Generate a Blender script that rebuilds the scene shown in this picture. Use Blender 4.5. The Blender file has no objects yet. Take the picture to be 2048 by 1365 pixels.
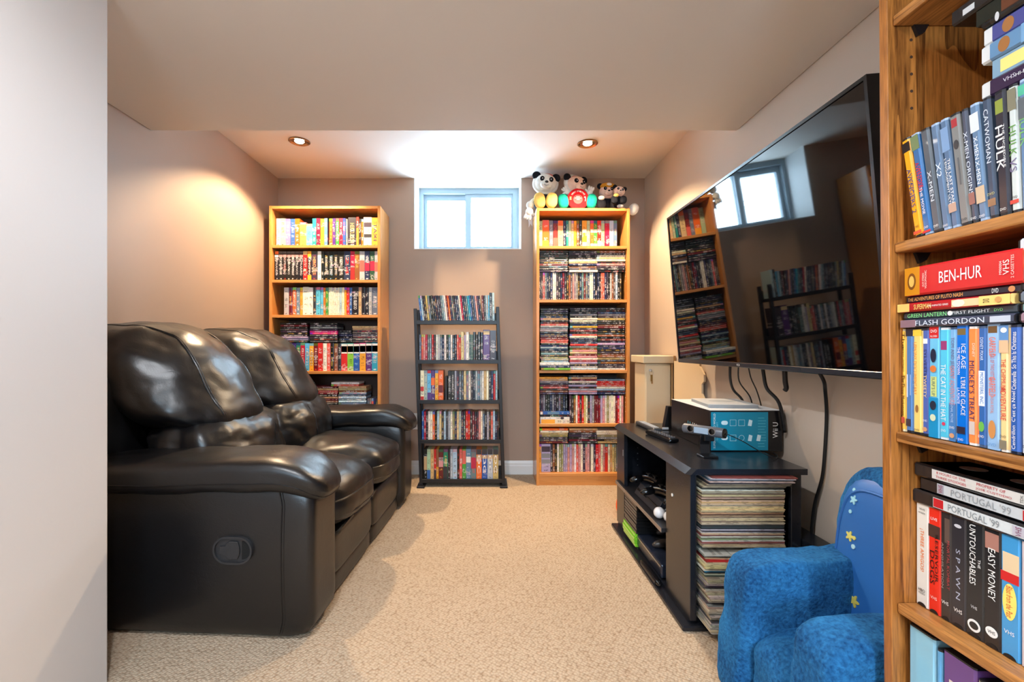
import bpy, bmesh, math, random
from mathutils import Vector, Matrix, Euler, noise
PI = math.pi
R = random.Random(11)
SC = bpy.context.scene
COL = SC.collection

# ------------------------------------------------------------------ camera, world, exposure
cam_d = bpy.data.cameras.new('camera'); cam = bpy.data.objects.new('camera', cam_d); COL.objects.link(cam)
cam.location = (0, 0, 0.95); cam.rotation_euler = (PI/2, 0, 0)
cam_d.sensor_width = 36; cam_d.lens = 920/2048*36
cam_d.shift_x = 44/2048; cam_d.shift_y = 10.5/2048; cam_d.clip_start = 0.02
SC.camera = cam
SC.view_settings.view_transform = 'Standard'; SC.view_settings.look = 'None'
SC.view_settings.gamma = 1; SC.view_settings.use_curve_mapping = False
SC.view_settings.exposure = 0.54
try:
    SC.cycles.use_denoising = True
    SC.cycles.max_bounces = 8; SC.cycles.diffuse_bounces = 5; SC.cycles.glossy_bounces = 4
    SC.cycles.transparent_max_bounces = 12; SC.cycles.sample_clamp_indirect = 6
except Exception: pass
W = bpy.data.worlds.new('sky'); SC.world = W; W.use_nodes = True
bg = W.node_tree.nodes['Background']; bg.inputs[0].default_value = (0.62, 0.82, 1.0, 1); bg.inputs[1].default_value = 54.0
def lamp(name, kind, loc, energy, color, rot=(0,0,0), parent=None, **kw):
    d = bpy.data.lights.new(name, kind); d.energy = energy; d.color = color
    for k, v in kw.items(): setattr(d, k, v)
    o = bpy.data.objects.new(name, d); COL.objects.link(o); o.location = loc; o.rotation_euler = rot
    if parent: o.parent = parent
    return o
WIN_X0, WIN_X1, SILL, CEIL, BACK, WINY = -0.565, 0.234, 1.671, 2.199, 3.42, 3.636
d = bpy.data.lights.new('window_portal', 'AREA'); d.shape = 'RECTANGLE'; d.size = 0.80; d.size_y = 0.54
d.cycles.is_portal = True
po = bpy.data.objects.new('window_portal', d); COL.objects.link(po); po.location = ((WIN_X0+WIN_X1)/2, 3.74, 1.935); po.rotation_euler = (-PI/2, 0, 0)
RWX0, RWX1, RWZ0, RWZ1 = -0.45, 0.50, 1.15, 1.80          # unseen window added behind the camera for cool fill light
d = bpy.data.lights.new('window_portal', 'AREA'); d.shape = 'RECTANGLE'; d.size = RWX1-RWX0; d.size_y = RWZ1-RWZ0; d.cycles.is_portal = True
po = bpy.data.objects.new('window_portal', d); COL.objects.link(po); po.location = ((RWX0+RWX1)/2, -2.44, (RWZ0+RWZ1)/2); po.rotation_euler = (PI/2, 0, 0)
POT_WARM, POT_NEUT = (1.0, 0.73, 0.45), (0.90, 0.94, 1.0)
POTS = [  # x, y, watts, colour, label, spot size
    (-1.16, 2.80, 112, POT_WARM, 'recessed ceiling light with steel ring above the loveseat', 2.25),
    (0.60, 2.83, 112, POT_WARM, 'recessed ceiling light with steel ring near the plush bears', 2.25),
    (-0.35, 0.30, 102, POT_NEUT, 'recessed ceiling light over the entry, before the dropped ceiling', 2.7),
    (0.30, -1.20, 110, POT_NEUT, 'unseen recessed light added as fill at the rear of the entry', 2.7),  # added fill lamp behind the camera, no such fitting in view
]

# ------------------------------------------------------------------ helpers
def srgb(r, g, b):
    f = lambda c: (c/255/12.92) if c/255 <= 0.04045 else ((c/255+0.055)/1.055)**2.4
    return (f(r), f(g), f(b), 1.0)
def link(o, parent=None):
    COL.objects.link(o)
    if parent: o.parent = parent
    return o
def tag(o, label=None, cat=None, group=None, kind=None):
    if label: o['label'] = label
    if cat: o['category'] = cat
    if group: o['group'] = group
    if kind: o['kind'] = kind
    return o
def thing(name, label, cat, loc=(0,0,0), rot=(0,0,0), group=None):
    o = link(bpy.data.objects.new(name, None)); o.location = loc; o.rotation_euler = rot; o.empty_display_size = 0.05
    return tag(o, label, cat, group)
def smooth(me, on=True):
    me.polygons.foreach_set('use_smooth', [on]*len(me.polygons))
def obj(name, me, mat=None, parent=None, loc=(0,0,0), rot=(0,0,0), scale=(1,1,1)):
    if isinstance(me, bmesh.types.BMesh):
        b = me; me = bpy.data.meshes.new(name); bmesh.ops.recalc_face_normals(b, faces=b.faces); b.to_mesh(me); b.free()
    o = bpy.data.objects.new(name, me); link(o, parent); o.location = loc; o.rotation_euler = rot; o.scale = scale
    if mat is not None and not me.materials: me.materials.append(mat)
    return o
def smo(o, ang=0.7):
    me = o.data; smooth(me)
    b = bmesh.new(); b.from_mesh(me)
    for e in b.edges:
        if len(e.link_faces) == 2 and e.calc_face_angle(0) > ang: e.smooth = False
    b.to_mesh(me); b.free(); return o
def box(x0, x1, y0, y1, z0, z1, bev=0.0, seg=2, b=None):
    own = b is None
    b = b or bmesh.new()
    v = [b.verts.new(p) for p in ((x0,y0,z0),(x1,y0,z0),(x1,y1,z0),(x0,y1,z0),(x0,y0,z1),(x1,y0,z1),(x1,y1,z1),(x0,y1,z1))]
    fs = [b.faces.new([v[i] for i in f]) for f in ((3,2,1,0),(4,5,6,7),(0,1,5,4),(1,2,6,5),(2,3,7,6),(3,0,4,7))]
    if bev > 0 and own: bmesh.ops.bevel(b, geom=b.edges[:], offset=bev, segments=seg, affect='EDGES', profile=0.5)
    return b
def prism(pts, lo, hi, axis='z', bev=0.0, seg=2):
    """polygon extruded along an axis; pts are (x,y) for z, (x,z) for y, (y,z) for x"""
    b = bmesh.new()
    mk = {'z': lambda p, t: (p[0], p[1], t), 'y': lambda p, t: (p[0], t, p[1]), 'x': lambda p, t: (t, p[0], p[1])}[axis]
    a = [b.verts.new(mk(p, lo)) for p in pts]; c = [b.verts.new(mk(p, hi)) for p in pts]
    n = len(pts)
    b.faces.new(a[::-1]); b.faces.new(c)
    for i in range(n): b.faces.new((a[i], a[(i+1)%n], c[(i+1)%n], c[i]))
    if bev: bmesh.ops.bevel(b, geom=b.edges[:], offset=bev, segments=seg, affect='EDGES')
    return b
def ring_prism(outer, inner, lo, hi, axis='y'):
    b = bmesh.new(); n = len(outer)
    mk = {'z': lambda p, t: (p[0], p[1], t), 'y': lambda p, t: (p[0], t, p[1]), 'x': lambda p, t: (t, p[0], p[1])}[axis]
    A, B, C, D = ([b.verts.new(mk(p, t)) for p in q] for q, t in ((outer, lo), (inner, lo), (outer, hi), (inner, hi)))
    for i in range(n):
        j = (i+1) % n
        b.faces.new((A[i], A[j], B[j], B[i])); b.faces.new((C[i], D[i], D[j], C[j]))
        b.faces.new((A[i], C[i], C[j], A[j])); b.faces.new((B[i], B[j], D[j], D[i]))
    return b
def circle(r, n=24, cx=0, cy=0, a0=0, a1=2*PI, rx=None):
    full = abs(a1-a0-2*PI) < 1e-6
    return [(cx+(rx or r)*math.cos(a0+(a1-a0)*i/(n if full else n-1)), cy+r*math.sin(a0+(a1-a0)*i/(n if full else n-1))) for i in range(n)]
def stadium(w, h, cx=0, cy=0, n=10):
    r = h/2; d = w/2-r
    return circle(r, n, cx+d, cy, -PI/2, PI/2) + circle(r, n, cx-d, cy, PI/2, 3*PI/2)
def lathe(prof, n=24, axis='z'):
    b = bmesh.new(); rings = []
    for r, h in prof:
        rings.append([b.verts.new((r*math.cos(2*PI*i/n), r*math.sin(2*PI*i/n), h)) for i in range(n)])
    for q in range(len(rings)-1):
        for i in range(n):
            j = (i+1) % n; b.faces.new((rings[q][i], rings[q][j], rings[q+1][j], rings[q+1][i]))
    if prof[0][0] > 1e-5: b.faces.new(rings[0][::-1])
    if prof[-1][0] > 1e-5: b.faces.new(rings[-1])
    bmesh.ops.remove_doubles(b, verts=b.verts, dist=1e-6)
    if axis == 'x': bmesh.ops.rotate(b, verts=b.verts, cent=(0,0,0), matrix=Matrix.Rotation(PI/2, 3, 'Y'))
    if axis == 'y': bmesh.ops.rotate(b, verts=b.verts, cent=(0,0,0), matrix=Matrix.Rotation(-PI/2, 3, 'X'))
    return b
def spline(pts, k=6):
    P = [Vector(p) for p in pts]; out = []
    for i in range(len(P)-1):
        p0, p1, p2, p3 = P[max(i-1,0)], P[i], P[i+1], P[min(i+2,len(P)-1)]
        for s in range(k):
            t = s/k
            out.append(0.5*((2*p1)+(p2-p0)*t+(2*p0-5*p1+4*p2-p3)*t*t+(3*p1-p0-3*p2+p3)*t**3))
    out.append(P[-1]); return out
def tube(pts, r, n=8, curve=True, k=6, closed=False):
    P = spline(pts, k) if curve else [Vector(p) for p in pts]
    b = bmesh.new(); rings = []; up = Vector((0.123, 0.31, 0.94)).normalized()
    m = len(P)
    for i, p in enumerate(P):
        t = (P[(i+1)%m]-P[i-1]) if closed else (P[min(i+1,m-1)]-P[max(i-1,0)])
        t.normalize(); a = t.cross(up)
        if a.length < 1e-4: a = t.cross(Vector((1,0,0)))
        a.normalize(); c = a.cross(t); up = c
        rr = r(i/(m-1)) if callable(r) else r
        rings.append([b.verts.new(p+a*rr*math.cos(2*PI*q/n)+c*rr*math.sin(2*PI*q/n)) for q in range(n)])
    for i in range(m if closed else m-1):
        for q in range(n):
            j = (q+1) % n; b.faces.new((rings[i][q], rings[i][j], rings[(i+1)%m][j], rings[(i+1)%m][q]))
    if not closed: b.faces.new(rings[0][::-1]); b.faces.new(rings[-1])
    return b
def cubegrid(n, f):
    """cube surface split n x n per face, every point p in [-1,1]^3 sent through f"""
    b = bmesh.new(); bmesh.ops.create_cube(b, size=2.0)
    bmesh.ops.subdivide_edges(b, edges=b.edges[:], cuts=n-1, use_grid_fill=True)
    for v in b.verts: v.co = f(v.co.copy())
    return b
def soft(c, h, n=4.0, warp=None, amp=0.0, sc=6.0, seed=0):
    """map of the unit cube onto a cushion: centre c, half sizes h, squareness n, optional warp and puckers"""
    c = Vector(c); h = Vector(h)
    def f(p):
        # even the corners out before projecting
        q = Vector((math.tan(p.x*PI/4), math.tan(p.y*PI/4), math.tan(p.z*PI/4)))
        m = (abs(q.x)**n+abs(q.y)**n+abs(q.z)**n)**(1/n)
        q = q/m
        w = Vector((q.x*h.x, q.y*h.y, q.z*h.z))
        if warp: w = warp(w, q)
        w = c + w
        if amp:
            d = noise.fractal(w*sc+Vector((seed, seed*2.3, 0)), 0.9, 2.1, 3)
            w = w + Vector((q.x, q.y, q.z))*amp*d
        return w
    return f
FONT_CACHE = {}
def text_mesh(s, w, h, depth=0.0003, keep=False):
    """lettering in the XY plane, centred, scaled to fill w x h"""
    k = (s, round(w,4), round(h,4), depth, keep)
    if k in FONT_CACHE: return FONT_CACHE[k]
    cu = bpy.data.curves.new('lettering', 'FONT'); cu.body = s; cu.size = 1; cu.extrude = 0; cu.resolution_u = 2
    cu.align_x = 'CENTER'
    t = bpy.data.objects.new('lettering', cu); me = bpy.data.meshes.new_from_object(t)
    bpy.data.objects.remove(t); bpy.data.curves.remove(cu)
    if not me.vertices: return me
    xs = [v.co.x for v in me.vertices]; ys = [v.co.y for v in me.vertices]
    x0, x1, y0, y1 = min(xs), max(xs), min(ys), max(ys)
    sx, sy = w/max(x1-x0,1e-6), h/max(y1-y0,1e-6)
    if keep: sx = sy = min(sx, sy)
    for v in me.vertices: v.co = ((v.co.x-(x0+x1)/2)*sx, (v.co.y-(y0+y1)/2)*sy, 0)
    FONT_CACHE[k] = me
    return me
def axes(o, ex, ey):
    ex = Vector(ex).normalized(); ey = Vector(ey).normalized(); ez = ex.cross(ey)
    return Matrix((ex, ey, ez)).transposed().to_4x4()
def text(s, w, h, mat, parent, loc, ex, ey, keep=False, name='title_lettering'):
    me = text_mesh(s, w, h, keep=keep)
    if me.materials and me.materials[0] != mat: me = me.copy(); me.materials.clear()
    if not me.materials: me.materials.append(mat)
    o = bpy.data.objects.new(name, me); link(o, parent)
    o.matrix_basis = Matrix.Translation(loc) @ axes(o, ex, ey)
    return o
def plate(w, h, mat, parent, loc, ex, ey, name='printed_panel', t=0.0002, n=None):
    pts = n or [(-w/2,-h/2),(w/2,-h/2),(w/2,h/2),(-w/2,h/2)]
    o = obj(name, prism(pts, 0, t), mat, parent); o.matrix_basis = Matrix.Translation(loc) @ axes(o, ex, ey)
    return o

# ------------------------------------------------------------------ materials
MATS = {}
def nodes(name):
    m = bpy.data.materials.new(name); m.use_nodes = True; nt = m.node_tree
    return m, nt, nt.nodes['Principled BSDF']
def N(nt, t, **kw):
    n = nt.nodes.new(t)
    for k, v in kw.items():
        if k.startswith('i'): 
            n.inputs[int(k[1:])].default_value = v
        else: setattr(n, k, v)
    return n
def math_(nt, op, a, b=None, c=None):
    n = nt.nodes.new('ShaderNodeMath'); n.operation = op
    for i, v in enumerate((a, b, c)):
        if v is None: continue
        if isinstance(v, (int, float)): n.inputs[i].default_value = v
        else: nt.links.new(v, n.inputs[i])
    return n.outputs[0]
def mixc(nt, fac, a, b):
    n = nt.nodes.new('ShaderNodeMix'); n.data_type = 'RGBA'
    for i, v in ((0, fac), (6, a), (7, b)):
        if isinstance(v, (int, float)): n.inputs[i].default_value = v
        elif isinstance(v, tuple): n.inputs[i].default_value = v
        else: nt.links.new(v, n.inputs[i])
    return n.outputs[2]
def plain(name, rgb, rough=0.5, metal=0.0, spec=0.5, bump=0.0, bscale=200.0, var=0.0, vscale=3.0, emit=None, coat=0.0, sheen=0.0):
    if name in MATS: return MATS[name]
    m, nt, p = nodes(name); c = srgb(*rgb)
    p.inputs['Base Color'].default_value = c; p.inputs['Roughness'].default_value = rough
    p.inputs['Metallic'].default_value = metal; p.inputs['Specular IOR Level'].default_value = spec
    if coat: p.inputs['Coat Weight'].default_value = coat
    if sheen: p.inputs['Sheen Weight'].default_value = sheen; p.inputs['Sheen Roughness'].default_value = 0.4
    if emit: p.inputs['Emission Color'].default_value = (*emit[:3], 1); p.inputs['Emission Strength'].default_value = emit[3]
    tc = N(nt, 'ShaderNodeTexCoord')
    if var:
        nz = N(nt, 'ShaderNodeTexNoise'); nz.inputs['Scale'].default_value = vscale; nz.inputs['Detail'].default_value = 4
        nt.links.new(tc.outputs['Object'], nz.inputs['Vector'])
        d = tuple(x*(1-var) for x in c[:3])+(1,); l = tuple(min(1, x*(1+var)) for x in c[:3])+(1,)
        nt.links.new(mixc(nt, nz.outputs['Fac'], d, l), p.inputs['Base Color'])
    if bump:
        nz = N(nt, 'ShaderNodeTexNoise'); nz.inputs['Scale'].default_value = bscale; nz.inputs['Detail'].default_value = 3
        nt.links.new(tc.outputs['Object'], nz.inputs['Vector'])
        bp = N(nt, 'ShaderNodeBump'); bp.inputs['Strength'].default_value = bump; bp.inputs['Distance'].default_value = 0.002
        nt.links.new(nz.outputs['Fac'], bp.inputs['Height']); nt.links.new(bp.outputs[0], p.inputs['Normal'])
    MATS[name] = m; return m
def wood(name, base, dark, axis, rough=0.35, fine=90.0, rings=6.0, con=0.6):
    """oak grain running along the axis"""
    if name in MATS: return MATS[name]
    m, nt, p = nodes(name); tc = N(nt, 'ShaderNodeTexCoord')
    mp = N(nt, 'ShaderNodeMapping'); s = [1.0, 1.0, 1.0]; s['xyz'.index(axis)] = 0.07
    mp.inputs['Scale'].default_value = s; nt.links.new(tc.outputs['Object'], mp.inputs['Vector'])
    n1 = N(nt, 'ShaderNodeTexNoise'); n1.inputs['Scale'].default_value = rings; n1.inputs['Detail'].default_value = 2; n1.inputs['Distortion'].default_value = 0.6
    n2 = N(nt, 'ShaderNodeTexNoise'); n2.inputs['Scale'].default_value = fine*2.2; n2.inputs['Detail'].default_value = 4
    nt.links.new(mp.outputs[0], n1.inputs['Vector']); nt.links.new(mp.outputs[0], n2.inputs['Vector'])
    w = math_(nt, 'FRACT', math_(nt, 'MULTIPLY', n1.outputs['Fac'], 9.0))
    w = math_(nt, 'POWER', w, 2.5)
    f = math_(nt, 'ADD', math_(nt, 'MULTIPLY', w, 0.6*con), math_(nt, 'MULTIPLY', math_(nt, 'SUBTRACT', n2.outputs['Fac'], 0.40), 1.9*con))
    cl = N(nt, 'ShaderNodeClamp'); nt.links.new(f, cl.inputs[0])
    nt.links.new(mixc(nt, cl.outputs[0], srgb(*base), srgb(*dark)), p.inputs['Base Color'])
    p.inputs['Roughness'].default_value = rough
    bp = N(nt, 'ShaderNodeBump'); bp.inputs['Strength'].default_value = 0.08; bp.inputs['Distance'].default_value = 0.001
    nt.links.new(n2.outputs['Fac'], bp.inputs['Height']); nt.links.new(bp.outputs[0], p.inputs['Normal'])
    MATS[name] = m; return m
def print_mat(name, source):
    """a printed cover: the object's own colour with title lettering, a studio block and small marks along the spine"""
    m, nt, p = nodes(name); L = nt.links
    if source == 'object':
        oi = N(nt, 'ShaderNodeObjectInfo'); colr, rnd = oi.outputs['Color'], oi.outputs['Random']
    else:
        at = N(nt, 'ShaderNodeAttribute', attribute_name='Col'); colr, rnd = at.outputs['Color'], at.outputs['Alpha']
    tc = N(nt, 'ShaderNodeTexCoord'); sp = N(nt, 'ShaderNodeSeparateXYZ'); L.new(tc.outputs['UV'], sp.inputs[0])
    u, v = sp.outputs[0], sp.outputs[1]
    def nz(a, b, c, detail=1.0):
        cb = N(nt, 'ShaderNodeCombineXYZ')
        for i, q in enumerate((a, b, c)):
            if isinstance(q, (int, float)): cb.inputs[i].default_value = q
            else: L.new(q, cb.inputs[i])
        n = N(nt, 'ShaderNodeTexNoise'); n.inputs['Scale'].default_value = 1; n.inputs['Detail'].default_value = detail
        L.new(cb.outputs[0], n.inputs['Vector']); return n
    M = lambda op, a, b=None: math_(nt, op, a, b)
    r57 = M('MULTIPLY', rnd, 157.3)
    letters = M('GREATER_THAN', nz(M('MULTIPLY', u, 4.0), M('MULTIPLY', v, 46.0), r57).outputs['Fac'], 0.50)
    words = M('GREATER_THAN', nz(0.0, M('MULTIPLY', v, 6.0), M('ADD', r57, 31.0)).outputs['Fac'], 0.50)
    uc = M('ABSOLUTE', M('SUBTRACT', u, 0.5))
    band = M('LESS_THAN', uc, 0.27)
    vr = M('MULTIPLY', M('GREATER_THAN', v, 0.17), M('LESS_THAN', v, 0.86))
    txt = M('MULTIPLY', M('MULTIPLY', letters, words), M('MULTIPLY', band, vr))
    bw = N(nt, 'ShaderNodeRGBToBW'); L.new(colr, bw.inputs[0])
    isdark = M('LESS_THAN', bw.outputs[0], 0.30)
    r7 = M('FRACT', M('MULTIPLY', rnd, 71.7))
    cr = N(nt, 'ShaderNodeValToRGB'); cr.color_ramp.interpolation = 'CONSTANT'; L.new(r7, cr.inputs[0])
    e = cr.color_ramp.elements; e[0].color = (0.75,0.75,0.75,1); e[1].position = 0.55; e[1].color = srgb(235,190,90)
    for pos, c in ((0.68, (200,60,50)), (0.78, (230,230,235)), (0.93, (130,180,220))):
        q = e.new(pos); q.color = srgb(*c)
    tcol = mixc(nt, isdark, srgb(40,30,30), cr.outputs[0])
    hue = N(nt, 'ShaderNodeHueSaturation'); L.new(colr, hue.inputs['Color']); L.new(M('FRACT', M('MULTIPLY', rnd, 13.1)), hue.inputs['Hue'])
    hue.inputs['Value'].default_value = 0.75
    r3 = M('FRACT', M('MULTIPLY', rnd, 37.7))
    art = nz(M('MULTIPLY', u, 2.0), M('MULTIPLY', v, 16.0), M('ADD', r57, 77.0), 2)
    inart = M('MULTIPLY', M('MULTIPLY', M('GREATER_THAN', v, M('MULTIPLY', r3, 0.7)), M('LESS_THAN', v, M('ADD', M('MULTIPLY', r3, 0.7), 0.16))), M('GREATER_THAN', art.outputs['Fac'], 0.50))
    base = mixc(nt, M('MULTIPLY', inart, 0.55), colr, art.outputs['Color'])
    top = M('MULTIPLY', M('GREATER_THAN', v, 0.905), M('GREATER_THAN', r7, 0.45))
    base = mixc(nt, M('MULTIPLY', top, 0.8), base, hue.outputs[0])
    base = mixc(nt, M('MULTIPLY', txt, 0.58), base, tcol)
    logo = M('MULTIPLY', M('MULTIPLY', M('GREATER_THAN', v, 0.035), M('LESS_THAN', v, 0.075)), M('MULTIPLY', M('LESS_THAN', uc, 0.22), M('GREATER_THAN', letters, 0.0)))
    base = mixc(nt, M('MULTIPLY', logo, 0.8), base, tcol)
    L.new(base, p.inputs['Base Color']); p.inputs['Roughness'].default_value = 0.32
    MATS[name] = m; return m

M_WALL = plain('wall_paint', (170,147,130), 0.5, bump=0.12, bscale=55, var=0.03, vscale=2)
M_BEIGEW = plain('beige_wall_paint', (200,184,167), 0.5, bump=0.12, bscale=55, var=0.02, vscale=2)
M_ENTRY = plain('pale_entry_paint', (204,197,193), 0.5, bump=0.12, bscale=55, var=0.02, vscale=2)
M_CEIL = plain('ceiling_paint', (226,219,211), 0.7, bump=0.10, bscale=60)
M_TRIM = plain('white_trim_paint', (232,232,230), 0.35)
M_VINYL = plain('darkened_vinyl', (142,158,168), 0.35)  # white vinyl darkened in its colour to offset the strong window light
M_BLACK = plain('black_plastic', (16,16,18), 0.35)
M_BLACKG = plain('glossy_black_plastic', (9,9,11), 0.12)
M_RACK = plain('black_painted_steel', (20,19,24), 0.4)
M_STEEL = plain('brushed_steel', (190,190,192), 0.3, metal=1.0)
M_BRASS = plain('steel_ring', (150,120,90), 0.3, metal=1.0)
M_STAND = plain('black_ash_laminate', (26,28,34), 0.24, bump=0.15, bscale=120, var=0.15, vscale=14)
M_WHITE = plain('white_ink', (238,236,230), 0.45)
M_INK = plain('black_ink', (22,20,22), 0.45)
M_OAK_F = wood('far_oak_upright', (206,142,78), (172,104,48), 'z', rough=0.24)
M_OAK_S = wood('far_oak_shelf', (206,142,78), (172,104,48), 'x')
M_OAK_N = wood('near_oak_upright', (178,112,50), (88,46,14), 'z', rings=8, fine=110, con=1.0)
M_OAK_NS = wood('near_oak_shelf', (186,126,66), (104,60,24), 'y', rings=8, fine=110, con=1.0)
M_PRINT = print_mat('printed_spine', 'object')
M_PRINTV = print_mat('printed_spine_of_piled_cases', 'attr')
def ink(rgb): return plain('ink_%d_%d_%d' % rgb, rgb, 0.4)

def carpet_mat():
    m, nt, p = nodes('beige_loop_carpet'); L = nt.links; tc = N(nt, 'ShaderNodeTexCoord')
    mp = N(nt, 'ShaderNodeMapping'); mp.inputs['Rotation'].default_value = (0,0,0.6); L.new(tc.outputs['Object'], mp.inputs['Vector'])
    vo = N(nt, 'ShaderNodeTexVoronoi'); vo.inputs['Scale'].default_value = 105; vo.inputs['Randomness'].default_value = 0.55; L.new(mp.outputs[0], vo.inputs['Vector'])
    nz = N(nt, 'ShaderNodeTexNoise'); nz.inputs['Scale'].default_value = 260; nz.inputs['Detail'].default_value = 3; L.new(tc.outputs['Object'], nz.inputs['Vector'])
    lo = N(nt, 'ShaderNodeTexNoise'); lo.inputs['Scale'].default_value = 2.2; lo.inputs['Detail'].default_value = 4; L.new(tc.outputs['Object'], lo.inputs['Vector'])
    h = math_(nt, 'SUBTRACT', 1.0, math_(nt, 'MULTIPLY', vo.outputs['Distance'], 1.1))
    c1 = mixc(nt, lo.outputs['Fac'], srgb(180,162,140), srgb(200,183,161))
    hol = math_(nt, 'POWER', math_(nt, 'MINIMUM', math_(nt, 'MULTIPLY', vo.outputs['Distance'], 1.25), 1.0), 3.0)
    c2 = mixc(nt, math_(nt, 'MULTIPLY', hol, 0.8), c1, srgb(128,104,82))
    c3 = mixc(nt, math_(nt, 'MULTIPLY', nz.outputs['Fac'], 0.35), c2, srgb(180,152,122))
    L.new(c3, p.inputs['Base Color']); p.inputs['Roughness'].default_value = 0.95; p.inputs['Specular IOR Level'].default_value = 0.1
    bp = N(nt, 'ShaderNodeBump'); bp.inputs['Strength'].default_value = 0.7; bp.inputs['Distance'].default_value = 0.005
    L.new(math_(nt, 'ADD', h, math_(nt, 'MULTIPLY', nz.outputs['Fac'], 0.5)), bp.inputs['Height']); L.new(bp.outputs[0], p.inputs['Normal'])
    return m
def leather_mat():
    m, nt, p = nodes('black_leather'); L = nt.links; tc = N(nt, 'ShaderNodeTexCoord')
    vo = N(nt, 'ShaderNodeTexVoronoi'); vo.inputs['Scale'].default_value = 260; L.new(tc.outputs['Object'], vo.inputs['Vector'])
    n1 = N(nt, 'ShaderNodeTexNoise'); n1.inputs['Scale'].default_value = 9; n1.inputs['Detail'].default_value = 5; n1.inputs['Distortion'].default_value = 1.2; L.new(tc.outputs['Object'], n1.inputs['Vector'])
    cre = math_(nt, 'ABSOLUTE', math_(nt, 'SUBTRACT', n1.outputs['Fac'], 0.5))
    cre = math_(nt, 'MINIMUM', math_(nt, 'MULTIPLY', cre, 14.0), 1.0)
    b1 = N(nt, 'ShaderNodeBump'); b1.inputs['Strength'].default_value = 0.035; b1.inputs['Distance'].default_value = 0.004
    L.new(cre, b1.inputs['Height'])
    b2 = N(nt, 'ShaderNodeBump'); b2.inputs['Strength'].default_value = 0.12; b2.inputs['Distance'].default_value = 0.001
    L.new(vo.outputs['Distance'], b2.inputs['Height']); L.new(b1.outputs[0], b2.inputs['Normal']); L.new(b2.outputs[0], p.inputs['Normal'])
    L.new(mixc(nt, n1.outputs['Fac'], srgb(6,6,8), srgb(15,14,16)), p.inputs['Base Color'])
    p.inputs['Roughness'].default_value = 0.36; p.inputs['Specular IOR Level'].default_value = 0.62
    return m
def plush_mat(name, a, b, scale=60, bump=0.8, dist=0.003):
    if name in MATS: return MATS[name]
    m, nt, p = nodes(name); L = nt.links; tc = N(nt, 'ShaderNodeTexCoord')
    nz = N(nt, 'ShaderNodeTexNoise'); nz.inputs['Scale'].default_value = scale*3; nz.inputs['Detail'].default_value = 4; L.new(tc.outputs['Object'], nz.inputs['Vector'])
    n2 = N(nt, 'ShaderNodeTexNoise'); n2.inputs['Scale'].default_value = scale*0.22; n2.inputs['Detail'].default_value = 5; L.new(tc.outputs['Object'], n2.inputs['Vector'])
    f = math_(nt, 'ADD', math_(nt, 'MULTIPLY', nz.outputs['Fac'], 0.5), math_(nt, 'MULTIPLY', n2.outputs['Fac'], 0.5))
    fc = N(nt, 'ShaderNodeClamp'); L.new(math_(nt, 'ADD', math_(nt, 'MULTIPLY', math_(nt, 'SUBTRACT', f, 0.5), 2.6), 0.45), fc.inputs[0])
    L.new(mixc(nt, fc.outputs[0], srgb(*a), srgb(*b)), p.inputs['Base Color']); p.inputs['Roughness'].default_value = 0.9; p.inputs['Specular IOR Level'].default_value = 0.15
    p.inputs['Sheen Weight'].default_value = 0.6; p.inputs['Sheen Roughness'].default_value = 0.35
    p.inputs['Sheen Tint'].default_value = srgb(*b)
    bp = N(nt, 'ShaderNodeBump'); bp.inputs['Strength'].default_value = bump; bp.inputs['Distance'].default_value = dist
    L.new(f, bp.inputs['Height']); L.new(bp.outputs[0], p.inputs['Normal'])
    MATS[name] = m; return m
def pane_mat():
    m = bpy.data.materials.new('patterned_pane_glass'); m.use_nodes = True; nt = m.node_tree; nt.nodes.clear(); L = nt.links
    out = N(nt, 'ShaderNodeOutputMaterial'); tr = N(nt, 'ShaderNodeBsdfTransparent'); gl = N(nt, 'ShaderNodeBsdfGlossy'); gl.inputs['Roughness'].default_value = 0.05
    tc = N(nt, 'ShaderNodeTexCoord'); wv = N(nt, 'ShaderNodeTexWave'); wv.bands_direction = 'Z'; wv.inputs['Scale'].default_value = 16
    w2 = N(nt, 'ShaderNodeTexWave'); w2.bands_direction = 'X'; w2.inputs['Scale'].default_value = 16
    L.new(tc.outputs['Object'], wv.inputs['Vector']); L.new(tc.outputs['Object'], w2.inputs['Vector'])
    f = math_(nt, 'MULTIPLY', wv.outputs['Fac'], w2.outputs['Fac'])
    L.new(mixc(nt, f, (0.80,0.84,0.86,1), (1,1,1,1)), tr.inputs['Color'])
    mx = N(nt, 'ShaderNodeMixShader'); mx.inputs[0].default_value = 0.06
    L.new(tr.outputs[0], mx.inputs[1]); L.new(gl.outputs[0], mx.inputs[2]); L.new(mx.outputs[0], out.inputs['Surface'])
    return m
M_CARPET, M_LEATHER, M_PANE = carpet_mat(), leather_mat(), pane_mat()

# ------------------------------------------------------------------ the room
XL, XR, XE = -1.576, 1.149, -1.07
REAR, BLK = -2.2, 1.29
struct = lambda name, b, m, parent=None: tag(obj(name, b, m, parent), kind='structure')
struct('floor', box(-1.9, 1.5, REAR-0.2, 3.9, -0.12, 0.0), M_CARPET)
struct('ceiling', box(-1.9, 1.5, REAR-0.2, 4.0, CEIL, CEIL+0.15), M_CEIL)
struct('trim_1', box(XL, XR, 0.98, 2.14, 1.9525, CEIL+0.01, 0.004, 1), M_CEIL)       # dropped ceiling boxing
struct('wall_left', box(XL-0.2, XL, BLK-0.1, 3.9, -0.02, CEIL+0.02), M_WALL)
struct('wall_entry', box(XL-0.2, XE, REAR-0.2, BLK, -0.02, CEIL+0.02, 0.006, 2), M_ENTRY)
struct('wall_right', box(XR, XR+0.2, REAR-0.2, 3.9, -0.02, CEIL+0.02), M_BEIGEW)
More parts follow.
